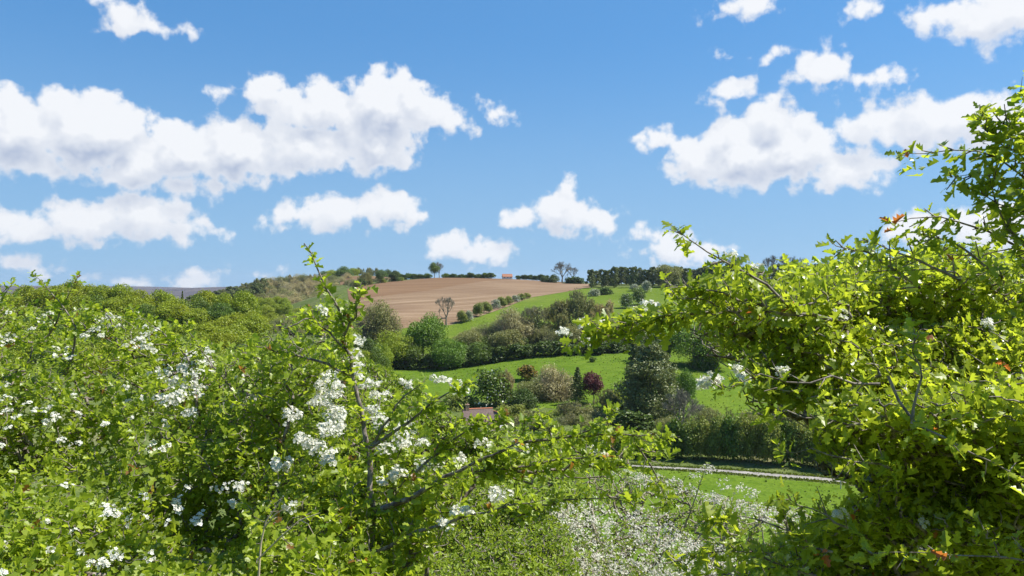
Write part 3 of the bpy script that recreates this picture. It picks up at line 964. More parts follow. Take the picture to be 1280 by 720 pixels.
SKYLINE = lambda p: np.interp(p, [215, 240, 285, 326, 371, 420], [372, 368, 357, 345, 340.5, 339])
wood(['pine', 'bud', 'pine', 'pine'], 235, 330, 6.5, 700, 930, lambda p, t: SKYLINE(p) + 14 * (1 - t), 20, "on the wooded hillside at the back", "trees of the dark wood on the back hillside", 3)
wood(['tanround', 'budround', 'tan', 'tanround'], 318, 440, 8.5, 620, 960, lambda p, t: SKYLINE(p) + 34 * (1 - t), 30, "on the hillside behind the left wood", "pale budding trees of the hillside", 6)
wood(['lime', 'oak', 'lime'], 292, 358, 11, 500, 600, lambda p, t: 382 - 14 * t, 22, "on the slope below the pale budding trees", "yellow green trees of the hillside", 2)
wood(['budround', 'bud', 'olive', 'mid'], 350, 462, 15, 400, 520, lambda p, t: 405 - 18 * t, 30, "in the hollow below the hillside", "trees in the hollow left of the ploughed field", 2)
wood(['budround', 'mid', 'lime'], 335, 448, 12, 420, 590, lambda p, t: 402 - 20 * t, 30, "on the slope left of the ploughed field", "trees on the slope left of the ploughed field", 3)
wood(['olive', 'bud', 'tanround', 'mid', 'budround'], 592, 800, 12, 337, 354, lambda p, t: 420 - 0.06 * (p - 590) - 14 * t, 34, "filling the belt between the taller ones", "small trees filling the tree belt", 2)
wood(['scrub', 'hedge', 'olive', 'hedge'], 640, 800, 15, 206, 232, lambda p, t: 524 - 14 * t, 40, "along the stream in front of the conifer", "tangled bushes along the stream", 2)
# the rounded oak wood on the left
wood(['oak', 'oak', 'mid', 'oak'], -260, 330, 21, 225, 335, lambda p, t: 440 - t * np.interp(p, [-200, 40, 80, 120, 170, 195, 250, 330], [84, 87, 97, 93, 92, 86, 82, 80]), 56, "in the rounded wood on the left", "trees of the rounded wood on the left", 5)
wood(['mid', 'dark', 'lime'], 260, 480, 20, 205, 300, lambda p, t: 462 - t * 48, 36, "at the foot of the left wood", "trees at the foot of the left wood", 3)
plant('spruce', 228, 345, 364, 9, "dark conifer tip poking out of the rounded wood")
plant('spruce', 250, 345, 367, 8, "smaller dark conifer tip at the right edge of the rounded wood")
# lone oaks further out to either side
for i in range(14):
    px = 1180 + i * 45
    plant(random.choice(['mid', 'oak', 'bud']), px, 300 + random.uniform(-60, 60), 400 + random.uniform(-15, 10), 50, "tree of the valley side behind the right hawthorn", "trees of the valley side behind the right hawthorn")

# ================================================================ buildings
BRICK = plain("cottage_wall", (0.27, 0.17, 0.11), (0.38, 0.26, 0.18), 1.2, 0.9, 0.1)
TILE = None
def tile_mat(name, c1, c2):
    m, N, out = new_mat(name)
    tcn = N.n('ShaderNodeTexCoord')
    br = N.n('ShaderNodeTexBrick'); N.put(br.inputs['Vector'], tcn.outputs['UV' if False else 'Object'])
    nz = N.noise(N.v('MULTIPLY', tcn.outputs['Object'], (1, 1, 1)), 2.0, 4.0, 0.7)
    c = N.mix(N.sstep(nz, 0.35, 0.65), c1, c2)
    w = N.n('ShaderNodeTexWave', wave_type='BANDS', bands_direction='X'); N.put(w.inputs['Vector'], tcn.outputs['Object']); w.inputs['Scale'].default_value = 1.0
    c = N.mix(N.m('MULTIPLY', w.outputs['Fac'], 0.25), c, tuple(np.array(c1) * 0.6))
    p = N.n('ShaderNodeBsdfPrincipled'); N.put(p.inputs['Base Color'], c); p.inputs['Roughness'].default_value = 0.8
    N.t.links.new(p.outputs[0], out.inputs[0])
    nt_ = N.t
    nt_.nodes.remove(br)
    return m


TILE_ORANGE = tile_mat("orange_pantiles", (0.27, 0.11, 0.055), (0.36, 0.16, 0.085))
TILE_BROWN = tile_mat("brown_weathered_tiles", (0.10, 0.065, 0.055), (0.17, 0.11, 0.09))
RIDGE = plain("ridge_tiles", (0.50, 0.17, 0.09), (0.62, 0.26, 0.15), 3.0, 0.8)
WALLP = plain("pale_render", (0.66, 0.60, 0.50), (0.78, 0.72, 0.62), 0.8, 0.85)
GLASS = plain("dark_window_glass", (0.02, 0.025, 0.03), (0.035, 0.04, 0.05), 1.0, 0.15, 0.6)
PAINT = plain("white_paint", (0.72, 0.72, 0.70), (0.80, 0.80, 0.78), 2.0, 0.5)


def house(name, x, y, zr, L, Wd, hw, hr, rz, wall, roof, label, cat, chimney=True, windows=3):
    """gabled building; zr is the ridge height above the ground at x, y"""
    z = gz(x, y)
    e = empty(name, (x, y, z), label, cat, None, rz)
    b = MB(); l, w = L / 2, Wd / 2
    b.add([(-l, -w, -1.5), (l, -w, -1.5), (l, w, -1.5), (-l, w, -1.5), (-l, -w, hw), (l, -w, hw), (l, w, hw), (-l, w, hw)],
          [(0, 1, 5, 4), (1, 2, 6, 5), (2, 3, 7, 6), (3, 0, 4, 7)])
    b.add([(-l, -w, hw), (-l, w, hw), (-l, 0, hw + hr - 0.1), (l, -w, hw), (l, w, hw), (l, 0, hw + hr - 0.1)], [(0, 2, 1), (3, 4, 5)])
    link("wall", b.mesh("wall", [wall]), e)
    b = MB(); o = 0.35; s = hr / w
    for sg in (-1, 1):
        yo = sg * (w + o); zo = hw - o * s
        v = []
        for dz in (0.0, 0.22):
            v += [(-l - o, yo, zo + dz), (l + o, yo, zo + dz), (l + o, 0, hw + hr + dz), (-l - o, 0, hw + hr + dz)]
        b.add(v, [(3, 2, 1, 0), (4, 5, 6, 7), (0, 1, 5, 4), (1, 2, 6, 5), (3, 0, 4, 7)])
    rf = link("roof", b.mesh("roof", [roof]), e)
    b = MB(); b.tube([(-l - o, 0, hw + hr + 0.22), (0, 0, hw + hr + 0.24), (l + o, 0, hw + hr + 0.22)], [0.16] * 3, 8)
    link("ridge_cap", b.mesh("ridge_cap", [RIDGE]), rf)
    if chimney:
        b = MB(); b.box(-l + 0.5, -l + 1.4, -0.4, 0.4, hw + hr - 0.8, hw + hr + 1.3); b.box(-l + 0.42, -l + 1.48, -0.48, 0.48, hw + hr + 1.3, hw + hr + 1.45)
        b.segs([(-l + 0.95, 0, hw + hr + 1.45)], [(-l + 0.95, 0, hw + hr + 1.9)], 0.16, 0.13, 8)
        link("chimney", b.mesh("chimney", [BRICK]), rf)
    for k in range(windows):
        xx = -l + L * (k + 0.5) / windows
        b = MB()
        b.box(xx - 0.6, xx + 0.6, -w - 0.06, -w + 0.05, hw * 0.42, hw * 0.42 + 1.2)
        f = link("window", b.mesh("window", [PAINT]), e)
        b = MB(); b.box(xx - 0.5, xx - 0.04, -w - 0.075, -w - 0.063, hw * 0.42 + 0.1, hw * 0.42 + 1.1); b.box(xx + 0.04, xx + 0.5, -w - 0.075, -w - 0.063, hw * 0.42 + 0.1, hw * 0.42 + 1.1)
        link("pane", b.mesh("pane", [GLASS]), f)
    b = MB(); b.box(l + 0.0, l + 0.07, -0.5, 0.5, -0.2, 2.0)
    link("door", b.mesh("door", [PAINT]), e)
    return e


dh = 200.0
xh = (597 - 640) / F * dh
house("cottage", xh, dh, 0, 7.4, 6.0, 4.2, 3.2, R(14), BRICK, TILE_BROWN, "cottage with a dark weathered tiled roof half hidden by the centre hawthorn", "cottage")
xb = (622 - 640) / F * 206
house("outbuilding", xb, 206, 0, 4.2, 4.2, 3.0, 2.0, R(-60), BRICK, TILE_BROWN, "small dark roofed outbuilding right of the cottage", "outbuilding", False, 1)
house("barn", (634 - 640) / F * 764, 764, 0, 9.6, 6, 2.4, 2.4, R(8), WALLP, TILE_ORANGE, "small pale barn with an orange roof on the skyline ridge", "barn", False, 3)

POSTM = plain("weathered_post_wood", (0.38, 0.34, 0.28), (0.55, 0.50, 0.42), 6.0, 0.8)
def post(name, px, d, h, r, label, cat, bar=False):
    x = (px - 640) / F * d; z = gz(x, d)
    b = MB()
    b.segs([(0, 0, -0.5)], [(0, 0, h)], r, r * 0.8, 8)
    if bar: b.box(-0.7, 0.7, -0.06, 0.06, h - 0.5, h - 0.36); b.segs([(-0.55, 0, h - 0.36), (0.55, 0, h - 0.36)], [(-0.55, 0, h - 0.15), (0.55, 0, h - 0.15)], 0.05, 0.04, 6)
    o = link(name, b.mesh(name, [POSTM])); o.location = (x, d, z)
    tag(o, label, cat)


post("pole", 863, 246, 8.5, 0.13, "pale wooden pole right of the small ball shaped green tree", "pole", True)
post("marker_post", 1051, 150.5, 2.4, 0.12, "thin brown post at the near edge of the road", "post")

# tussocks and long grass over the pastures, thicker along the road's edges
rg = np.random.default_rng(5)
n_ = 36000
px = rg.uniform(380, 1250, n_); dd = rg.uniform(85, 420, n_)
q = np.sin(px * 0.031 + dd * 0.05) + np.sin(px * 0.013 - dd * 0.11 + 2) + rg.normal(size=n_) * 0.8
px = px[q > 0.3]; dd = dd[q > 0.3]
ed = rg.uniform(0, 1, 9000); pxe = 300 + 1000 * ed
lo = np.interp(pxe, [300, 640, 840, 960, 1080, 1300], [177, 173.5, 166.5, 160, 154, 143]) ; up_ = np.interp(pxe, [300, 640, 840, 960, 1080, 1300], [179.5, 176, 169.2, 163, 157, 146])
de = np.where(rg.random(9000) < 0.5, lo - np.abs(rg.normal(size=9000)) * 0.7 + 0.25, up_ + np.abs(rg.normal(size=9000)) * 0.8 - 0.25)
px = np.concatenate([px, pxe]); dd = np.concatenate([dd, de])
x_ = (px - 640) / F * dd
b = MB(); O = np.stack([x_, dd, ground_z(x_, dd) + 0.05], -1)
Yv = unit(rg.normal(size=O.shape) * 0.5 + [0, 0, 1]); X, Y, Z = frames(Yv, sphere_pts(len(O)))
b.stamp([(-0.6, 0, 0), (0.6, 0, 0), (0.25, 0.8, 0.1), (-0.35, 0.7, -0.1)], [(0, 1, 2, 3)], O, X, Y, Z, rg.uniform(0.18, 0.5, len(O)), rg.random(len(O)) * 0.9, 0)
TUFT = foliage("pasture_tussocks", (0.060, 0.100, 0.010), (0.085, 0.130, 0.015), hue=0.0)
tag(link("pasture_tussocks", b.mesh("pasture_tussocks", [TUFT])), "tussocks of longer grass scattered over the green pastures and verges", "grass", kind='stuff')
# ================================================================ the hawthorns and shrubs near the camera
HL = foliage("hawthorn_leaves", (0.095, 0.165, 0.018), (0.230, 0.328, 0.036), tip=(0.26, 0.13, 0.03), transl=0.52, rough=0.38, spec=0.5, hue=0.0, trl_gain=1.6)
HR = foliage("hawthorn_leaves_right", (0.100, 0.170, 0.018), (0.240, 0.328, 0.034), tip=(0.34, 0.12, 0.035), transl=0.52, rough=0.34, spec=0.55, hue=0.0, trl_gain=1.6)
FINE = foliage("fine_shrub_leaves", (0.090, 0.165, 0.018), (0.205, 0.300, 0.034), transl=0.38, rough=0.45, spec=0.4, hue=0.0, trl_gain=1.4)
PETAL = foliage("white_petals", (0.74, 0.74, 0.70), (0.86, 0.86, 0.83), transl=0.30, rough=0.6, spec=0.2, hue=0.0, trl_gain=0.7)
CREAM = foliage("cream_petals", (0.58, 0.56, 0.50), (0.80, 0.78, 0.73), transl=0.3, rough=0.6, spec=0.1, hue=0.0, trl_gain=0.7)
ANTHER = plain("flower_centres", (0.45, 0.42, 0.12), (0.55, 0.40, 0.20), 30.0)
DEAD = plain("dead_pale_twigs", (0.42, 0.34, 0.24), (0.60, 0.50, 0.38), 30.0, 0.8)

# leaf outlines: lobed hawthorn leaf, plainer one for leaves further off, small oval
def leaf_template(half, mids, halff):
    V = [(0, 0, 0)] + [(0, y, 0) for y in mids]
    n0 = len(V)
    V += list(half); n1 = len(V)
    V += [(-x, y, z) for x, y, z in half]
    F_ = []
    for a, b_, c in halff:
        F_.append((a, b_, c)); m = lambda i: i if i < n0 else i + (n1 - n0)
        F_.append((m(a), m(c), m(b_)))
    return np.array(V, float), np.array(F_)


# mids: 1 base, 2 middle, 3 upper, 4 tip
HALF = [(0.12, 0.27, .03), (0.31, 0.42, .08), (0.13, 0.52, .03), (0.28, 0.70, .08), (0.12, 0.77, .03), (0.13, 0.94, .03)]
LV, LF = leaf_template(HALF, [0.22, 0.50, 0.76, 1.0], [(1, 5, 2), (5, 6, 2), (6, 7, 2), (2, 7, 3), (7, 8, 3), (8, 9, 3), (3, 9, 4), (9, 10, 4)])
LV = np.vstack([LV, [(0.012, 0.22, 0)]]); LF = np.vstack([LF, [(0, len(LV) - 1, 1)]])
HALF2 = [(0.34, 0.42, .07), (0.15, 0.58, .03), (0.27, 0.84, .05)]
L2V, L2F = leaf_template(HALF2, [0.15, 0.50, 1.0], [(1, 4, 2), (4, 5, 2), (2, 5, 3), (5, 6, 3)])
HALF3 = [(0.26, 0.5, .05)]
L3V, L3F = leaf_template(HALF3, [0.08, 1.0], [(1, 3, 2)])


def leaves_at(b, O, Y, Nrm, S, lod, rnd, mat=0):
    V, Fc = {1: (LV, LF), 2: (L2V, L2F), 3: (L3V, L3F)}[lod]
    M = len(O)
    X, Y, Z = frames(Y, Nrm)
    fold = rng.uniform(-0.3, 1.5, M)[:, None]; droop = rng.uniform(-0.3, 0.9, M)[:, None]; twist = rng.normal(size=(M, 1)) * 0.5
    tv = np.broadcast_to(V, (M,) + V.shape).copy()
    tv[:, :, 2] = np.abs(V[None, :, 0]) * fold * 0.8 - droop * V[None, :, 1] ** 2 * 0.55 + twist * V[None, :, 0] * V[None, :, 1]
    tv[:, :, 0] += twist * 0.25 * V[None, :, 1] ** 2
    tv[:, :, 0] *= rng.uniform(0.8, 1.15, M)[:, None]
    b.stamp(tv, Fc, O, X, Y, Z, S, rnd, mat)


def shoots(b, P, Dn, lod, size, nl=(5, 8), length=0.05, mat=0, tip_frac=0.03, light=None, sprawl=1.0):
    """leafy shoot ends: leaves spiralling round the last centimetres of each twig"""
    P = np.asarray(P); Dn = unit(np.asarray(Dn)); n = rng.integers(nl[0], nl[1] + 1, len(P))
    i = np.repeat(np.arange(len(P)), n)
    k = np.concatenate([np.arange(a) for a in n]); t = k / np.repeat(n, n)
    D_ = Dn[i]
    A = unit(np.cross(D_, np.where(np.abs(D_[:, 2:3]) > 0.9, [[1.0, 0, 0]], [[0, 0, 1.0]]))); Bv = np.cross(D_, A)
    ang = k * 2.39996 + np.repeat(rng.uniform(0, 6.28, len(P)), n)
    side = A * np.cos(ang)[:, None] + Bv * np.sin(ang)[:, None]
    O = P[i] + D_ * (t - 1)[:, None] * length * rng.uniform(0.8, 1.6, (len(i), 1))
    Yv = unit(D_ * (0.25 + 0.9 * t ** 2)[:, None] + side * sprawl + rng.normal(size=(len(i), 3)) * 0.25)
    Nr = unit(D_ + np.array([0, 0, 0.9]) + rng.normal(size=(len(i), 3)) * 0.35)
    S = size * rng.uniform(0.42, 1.35, len(i)) * (1 - 0.25 * t)
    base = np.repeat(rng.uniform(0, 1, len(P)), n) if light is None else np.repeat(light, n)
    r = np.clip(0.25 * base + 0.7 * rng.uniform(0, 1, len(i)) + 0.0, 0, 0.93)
    redshoot = np.repeat(rng.random(len(P)) < tip_frac, n)
    r = np.where(redshoot & (t > 0.55), 0.985, r)
    leaves_at(b, O, Yv, Nr, S, lod, r, mat)


PET = []
for k in range(5):
    a = k * 1.2566
    PET += [(0, 0, 0), (math.cos(a - .5) * .75, math.sin(a - .5) * .75, .10), (math.cos(a) * 1.0, math.sin(a) * 1.0, .2), (math.cos(a + .5) * .75, math.sin(a + .5) * .75, .10)]
PET = np.array(PET, float); PETF = np.array([(4 * k, 4 * k + 1, 4 * k + 2, 4 * k + 3) for k in range(5)])
CEN = np.array([(math.cos(a) * .28, math.sin(a) * .28, .08) for a in (0, 1.57, 3.14, 4.71)]); CENF = np.array([(0, 1, 2, 3)])


def blossom(b, P, N0, n=(11, 18), cluster=0.020, fl=0.0072, mat=0, cmat=1):
    """flat heads of small five petalled flowers"""
    P = np.asarray(P); k = rng.integers(n[0], n[1] + 1, len(P)); i = np.repeat(np.arange(len(P)), k)
    u = sphere_pts(len(i)); Nn = unit(np.asarray(N0))[i]
    s = (u * Nn).sum(1, keepdims=True); u = u - 2 * np.minimum(s, 0) * Nn
    O = P[i] + (u - 0.45 * Nn * (u * Nn).sum(1, keepdims=True)) * cluster * np.repeat(rng.uniform(0.7, 1.3, len(P)), k)[:, None] * rng.uniform(0.6, 1.05, (len(i), 1))
    Z = unit(u * 0.7 + Nn + rng.normal(size=u.shape) * 0.25)
    X, Y, Z = frames(sphere_pts(len(i)), Z)
    S = fl * rng.uniform(0.75, 1.15, len(i))
    b.stamp(PET, PETF, O, X, Y, Z, S, rng.random(len(i)), mat)
    b.stamp(CEN, CENF, O, X, Y, Z, S, 0.5, cmat)


def grow(roots, pts, r_tip=0.0012, pw=0.42, rmax=0.03, alpha=0.25, wander=0.0, bias=None):
    """join every shoot to the branch system: each point is linked to the nearest wood that is closer to the root"""
    pts = np.asarray(pts, float); roots = np.asarray(roots, float).reshape(-1, 3)
    dr = np.min(np.linalg.norm(pts[:, None] - roots[None], axis=2), axis=1)
    o = np.argsort(dr); nodes = np.concatenate([roots, pts[o]]); n0 = len(roots)
    par = np.full(len(nodes), -1); plen = np.zeros(len(nodes))
    for k in range(n0, len(nodes)):
        d = np.linalg.norm(nodes[:k] - nodes[k], axis=1)
        c = d + alpha * plen[:k] * 0.1 * 0 + alpha * np.minimum(plen[:k], 9) * 0.25
        j = int(np.argmin(c)); par[k] = j; plen[k] = plen[j] + d[j]
    cnt = np.ones(len(nodes))
    for k in range(len(nodes) - 1, n0 - 1, -1):
        cnt[par[k]] += cnt[k]
    r = np.minimum(r_tip * cnt ** pw, rmax)
    kk = np.arange(n0, len(nodes))
    inv = np.empty(len(pts), int); inv[o] = np.arange(len(pts)) + n0
    return nodes, par, r, kk, inv


def wood_mesh(name, nodes, par, r, kk, mat=None, bend=0.10, sides=4):
    b = MB()
    p0 = nodes[par[kk]]; p1 = nodes[kk]
    L = np.linalg.norm(p1 - p0, axis=1, keepdims=True)
    mid = (p0 + p1) / 2 + rng.normal(size=p0.shape) * L * bend
    ra = np.minimum(r[par[kk]], r[kk] * 1.5); rb = r[kk]; rm = (ra + rb) / 2
    b.segs(p0, mid, ra, rm, sides, rng.random(len(kk))); b.segs(mid, p1, rm, rb, sides, rng.random(len(kk)))
    return b


def poly_sample(poly, n):
    """even random points inside an outline"""
    poly = np.array(poly, float); lo = poly.min(0); hi = poly.max(0); out = np.empty((0, 2))
    while len(out) < n:
        q = lo + (hi - lo) * rng.random((n * 2, 2))
        x, y = q[:, 0], q[:, 1]; ins = np.zeros(len(q), bool); j = len(poly) - 1
        for i in range(len(poly)):
            xi, yi = poly[i]; xj, yj = poly[j]
            c = ((yi > y) != (yj > y)) & (x < (xj - xi) * (y - yi) / (yj - yi + 1e-12) + xi)
            ins ^= c; j = i
        out = np.concatenate([out, q[ins]])
    return out[:n]


def to3(px, py, d):
    px = np.asarray(px, float); py = np.asarray(py, float); d = np.asarray(d, float)
    return np.stack([(px - 640) / F * d, d * np.ones_like(px), (360 - py) / F * d], -1)


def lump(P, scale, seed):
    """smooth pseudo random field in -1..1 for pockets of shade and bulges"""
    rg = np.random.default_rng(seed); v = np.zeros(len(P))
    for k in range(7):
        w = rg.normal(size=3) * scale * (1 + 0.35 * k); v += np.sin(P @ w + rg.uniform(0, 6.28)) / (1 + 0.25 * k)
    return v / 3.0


def bush(name, label, poly, n, depth, thick, roots, lod, size, leafmat, cat="hawthorn", nl=(5, 8), up=0.7, blossoms=(), bl_kw=None,
         extra=(), tip_frac=0.02, seed=1, lumpy=0.35, r_tip=0.0012, rmax=0.018, sprays=(), spray_step=0.03, gaps=0.0, wood=None, bl_free=0, bl_free_poly=None, sprawl=1.0, length=0.05, ds=1.0, thin=1.0):
    P2 = poly_sample(poly, n)
    base = depth(P2[:, 0], P2[:, 1])
    P = to3(P2[:, 0], P2[:, 1], base)
    lf = lump(P, 2.6 / base.mean() * 3, seed)
    off = rng.exponential(thick, n) + lumpy * (lf + 0.3) * (base / 3)
    off = np.minimum(off, thick * 3.2)
    P = to3(P2[:, 0], P2[:, 1], base + off)
    if gaps:
        keep = (lump(P, 5.0 / base.mean() * 3, seed + 50) > -1.0 + gaps) | (rng.random(n) < 0.35)
        P = P[keep]
    # bushes go on behind what is seen
    e = empty(name, tuple(np.asarray(roots[0], float)), label, cat)
    org = np.asarray(roots[0], float)
    Dn = unit(rng.normal(size=P.shape) * 0.55 + np.array([0.12, -0.45, up]))
    # long sprays along given lines: (px, py, distance) points with a radius at the start
    spP = []; spD = []; b_w = MB(); nodesx = []
    for pts, r0, dens_ in sprays:
        q = np.array([to3(p[0], p[1], p[2] * ds) for p in pts])
        t = np.concatenate([[0], np.cumsum(np.linalg.norm(np.diff(q, axis=0), axis=1))])
        m_ = max(8, int(t[-1] / 0.05)); tt = np.linspace(0, t[-1], m_)
        c = np.stack([np.interp(tt, t, q[:, k]) for k in range(3)], -1)
        ker = np.array([1, 2, 3, 2, 1]) / 9.0
        if len(c) > 8:
            cs = c.copy()
            for k in range(3): cs[2:-2, k] = np.convolve(c[:, k], ker, 'valid')
            c = cs
        c[1:-1] += rng.normal(size=c[1:-1].shape) * 0.004
        rr = r0 * thin * (1 - 0.85 * (tt / tt[-1]) ** 1.1)
        b_w.tube(c - org, rr, 6)
        T_ = unit(np.gradient(c, axis=0))
        ns = int(t[-1] / spray_step * dens_)
        j = rng.random(ns) * (m_ - 1); j0 = j.astype(int); fr = (j - j0)[:, None]
        base_ = c[j0] * (1 - fr) + c[np.minimum(j0 + 1, m_ - 1)] * fr
        sd_ = unit(np.cross(T_[j0], sphere_pts(ns))); sd_ = unit(sd_ + np.array([0, 0, 0.35]))
        out_ = unit(T_[j0] * 0.8 + sd_)
        ln = rng.uniform(0.01, 0.07, ns)[:, None] * (1.25 - 0.8 * (j / m_))[:, None]
        tip_ = base_ + out_ * ln
        b_w.segs(base_ - org, tip_ - org, 0.0018, 0.001, 4)
        spP.append(tip_); spD.append(out_)
        spP.append(c[-1:]); spD.append(T_[-1:])
        nodesx.append(c[:: 3])
    # wood
    inner = P[rng.random(len(P)) < 0.5] + np.array([0, 0.15, -0.10]) * rng.uniform(0.3, 1, (1, 1))
    allp = np.concatenate([P, inner])
    nodes, par, r, kk, inv = grow(roots, allp, r_tip, rmax=rmax)
    w = wood_mesh("branches", nodes - org, par, r, kk)
    for a_ in ('V', 'A'):
        pass
    if b_w.n:
        for v, a in zip(b_w.V, b_w.A): pass
        base_n = w.n
        for v, a in zip(b_w.V, b_w.A): w.V.append(v); w.A.append(a)
        for k in (3, 4):
            for f_, m2, s2 in zip(b_w.F[k], b_w.M[k], b_w.S[k]):
                w.F[k].append(f_ + base_n); w.M[k].append(m2); w.S[k].append(s2)
        w.n += b_w.n
    link("branches", w.mesh("branches", [wood or BARK_NEAR]), e)
    b = MB()
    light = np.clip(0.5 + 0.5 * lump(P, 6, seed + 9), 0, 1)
    shoots(b, P - org, Dn, lod, size, nl, mat=0, tip_frac=tip_frac, light=light, sprawl=sprawl, length=length)
    if spP:
        sp = np.concatenate(spP); sdn = np.concatenate(spD)
        shoots(b, sp - org, unit(sdn + [0, 0, 0.25]), lod, size, (max(3, nl[0] - 1), nl[1]), tip_frac=tip_frac * 2, sprawl=sprawl)
    link("leaves", b.mesh("leaves", [leafmat]), e)
    bp = []
    for (cx, cy, rx, ry, m_) in blossoms:
        a = rng.uniform(0, 6.283, m_); q = np.sqrt(rng.random(m_))
        px = cx + rx * q * np.cos(a); py = cy + ry * q * np.sin(a)
        dd = depth(px, py) - 0.02 + rng.uniform(-0.05, 0.12, m_) * (depth(px, py) / 3)
        bp.append(to3(px, py, dd))
    if bl_free:
        q = poly_sample(bl_free_poly or poly, bl_free)
        dd = depth(q[:, 0], q[:, 1])
        k_ = lump(to3(q[:, 0], q[:, 1], dd), 12.0 / dd.mean(), seed + 3) + 0.35 * rng.normal(size=len(q)) > -0.05
        q = q[k_]; dd = dd[k_]
        bp.append(to3(q[:, 0], q[:, 1], dd + rng.exponential(thick * 0.6, len(q))))
    if bp:
        bp = np.concatenate(bp); bb = MB()
        nn_ = unit(rng.normal(size=bp.shape) * 0.3 + np.array([0.1, -0.45, 0.85]))
        blossom(bb, bp - org, nn_, **(bl_kw or {}))
        link("blossom", bb.mesh("blossom", [PETAL if name != 'blossom_thicket' else CREAM, ANTHER]), e)
    return e


def rootpt(x, y):
    return (x, y, gz(x, y) - 0.05)


# ---- dense fine leaved shrub in the middle distance, behind the hawthorns
bush("shrub", "dense fine leaved green shrub filling the middle behind the blossoming stem",
     [(230, 470), (290, 440), (350, 425), (420, 432), (470, 455), (520, 480), (555, 512), (585, 534), (640, 536), (690, 545), (730, 565), (720, 620), (640, 640), (520, 650), (300, 640), (200, 560)], 9000,
     lambda px, py: 8.2 - (py - 430) * 0.008, 0.45, [rootpt(-1.8, 7.6), rootpt(-0.7, 7.2), rootpt(-2.6, 7.8)], 3, 0.060, FINE, cat="shrub", nl=(6, 9), seed=3, lumpy=0.5, r_tip=0.003)
bush("shrub", "low bright green shrub at the bottom edge left of the mass of small white flowers",
     [(440, 640), (520, 610), (600, 600), (660, 620), (710, 660), (730, 760), (700, 860), (420, 860), (380, 760)], 6500,
     lambda px, py: 6.5 - (py - 600) * 0.013, 0.18, [rootpt(-0.6, 5.6), rootpt(0.1, 5.4)], 3, 0.040, FINE, cat="shrub", nl=(6, 9), seed=4, lumpy=0.16, r_tip=0.002)
# ---- blossoming thicket lower down the bank
bush("blossom_thicket", "wide thicket covered in tiny white flowers at the bottom centre",
     [(610, 590), (680, 575), (760, 585), (820, 592), (850, 600), (880, 612), (920, 625), (960, 632), (1020, 640), (1080, 690), (1100, 860), (640, 860), (600, 700)], 5200,
     lambda px, py: 10.6 - (py - 580) * 0.020, 0.6, [rootpt(1.2, 8.8), rootpt(2.2, 8.6), rootpt(0.4, 8.8)], 3, 0.050, FINE, cat="thicket", nl=(4, 6), seed=5, lumpy=0.25, r_tip=0.0035,
     bl_free=11000, bl_kw=dict(n=(4, 7), cluster=0.045, fl=0.0115), wood=TWIG_PALE,
     sprays=[([(855, 660, 9.2), (870, 620, 9.1), (884, 577, 9.0)], 0.012, 0.5), ([(905, 680, 9.0), (912, 640, 9.0), (918, 612, 8.9)], 0.01, 0.5), ([(960, 700, 8.8), (950, 650, 8.8), (945, 618, 8.8)], 0.01, 0.5)],
     blossoms=[(884, 585, 7, 10, 16), (870, 594, 9, 4, 9), (905, 607, 8, 8, 12), (925, 612, 8, 6, 12), (942, 617, 8, 8, 14)])
# ---- big hawthorn on the left
dl = lambda px, py: 4.6 - np.clip(py - 360, -30, 500) * 0.0056
bush("hawthorn_bush", "big hawthorn in white blossom filling the left side of the view",
     [(-260, 350), (-60, 345), (0, 352), (25, 378), (50, 372), (75, 384), (105, 378), (130, 392), (160, 385), (200, 402), (235, 408), (255, 425), (290, 440), (330, 470), (350, 520), (380, 600), (400, 720), (400, 880), (-300, 880)], 6800,
     dl, 0.20, [rootpt(-2.2, 4.0), rootpt(-1.2, 3.6), rootpt(-3.4, 4.2)], 2, 0.046, HL, seed=11, tip_frac=0.02, gaps=0.28,
     sprays=[([(80, 470, 4.3), (100, 410, 4.2), (60, 360, 4.2), (40, 343, 4.2)], 0.008, 0.7), ([(60, 420, 4.3), (80, 380, 4.25), (97, 347, 4.2)], 0.006, 0.7),
             ([(-30, 400, 4.2), (5, 370, 4.2), (18, 352, 4.2)], 0.006, 0.9), ([(150, 440, 4.3), (140, 400, 4.3), (112, 380, 4.2)], 0.006, 0.9),
             ([(250, 520, 3.9), (240, 450, 4.0), (190, 405, 4.1), (165, 388, 4.1)], 0.008, 0.9), ([(300, 500, 3.9), (245, 430, 4.0), (232, 402, 4.0)], 0.006, 0.6)],
     blossoms=[(8, 424, 12, 8, 5), (120, 412, 22, 14, 9), (142, 400, 12, 10, 8), (172, 428, 18, 8, 9), (225, 470, 26, 16, 26), (205, 500, 16, 9, 12), (245, 452, 18, 14, 16), (236, 516, 12, 6, 6), (182, 435, 12, 6, 6),
               (80, 440, 20, 12, 5), (20, 500, 26, 22, 9), (60, 400, 14, 8, 3), (90, 545, 24, 14, 4), (145, 635, 22, 12, 5), (120, 700, 14, 8, 3), (260, 440, 12, 6, 6), (235, 488, 24, 12, 16), (300, 500, 18, 14, 9), (315, 495, 14, 8, 7), (190, 418, 12, 8, 6), (55, 520, 18, 12, 7), (195, 560, 16, 8, 4), (290, 605, 14, 10, 7)],
     bl_free=420, bl_kw=dict(n=(6, 16), cluster=0.022, fl=0.008))
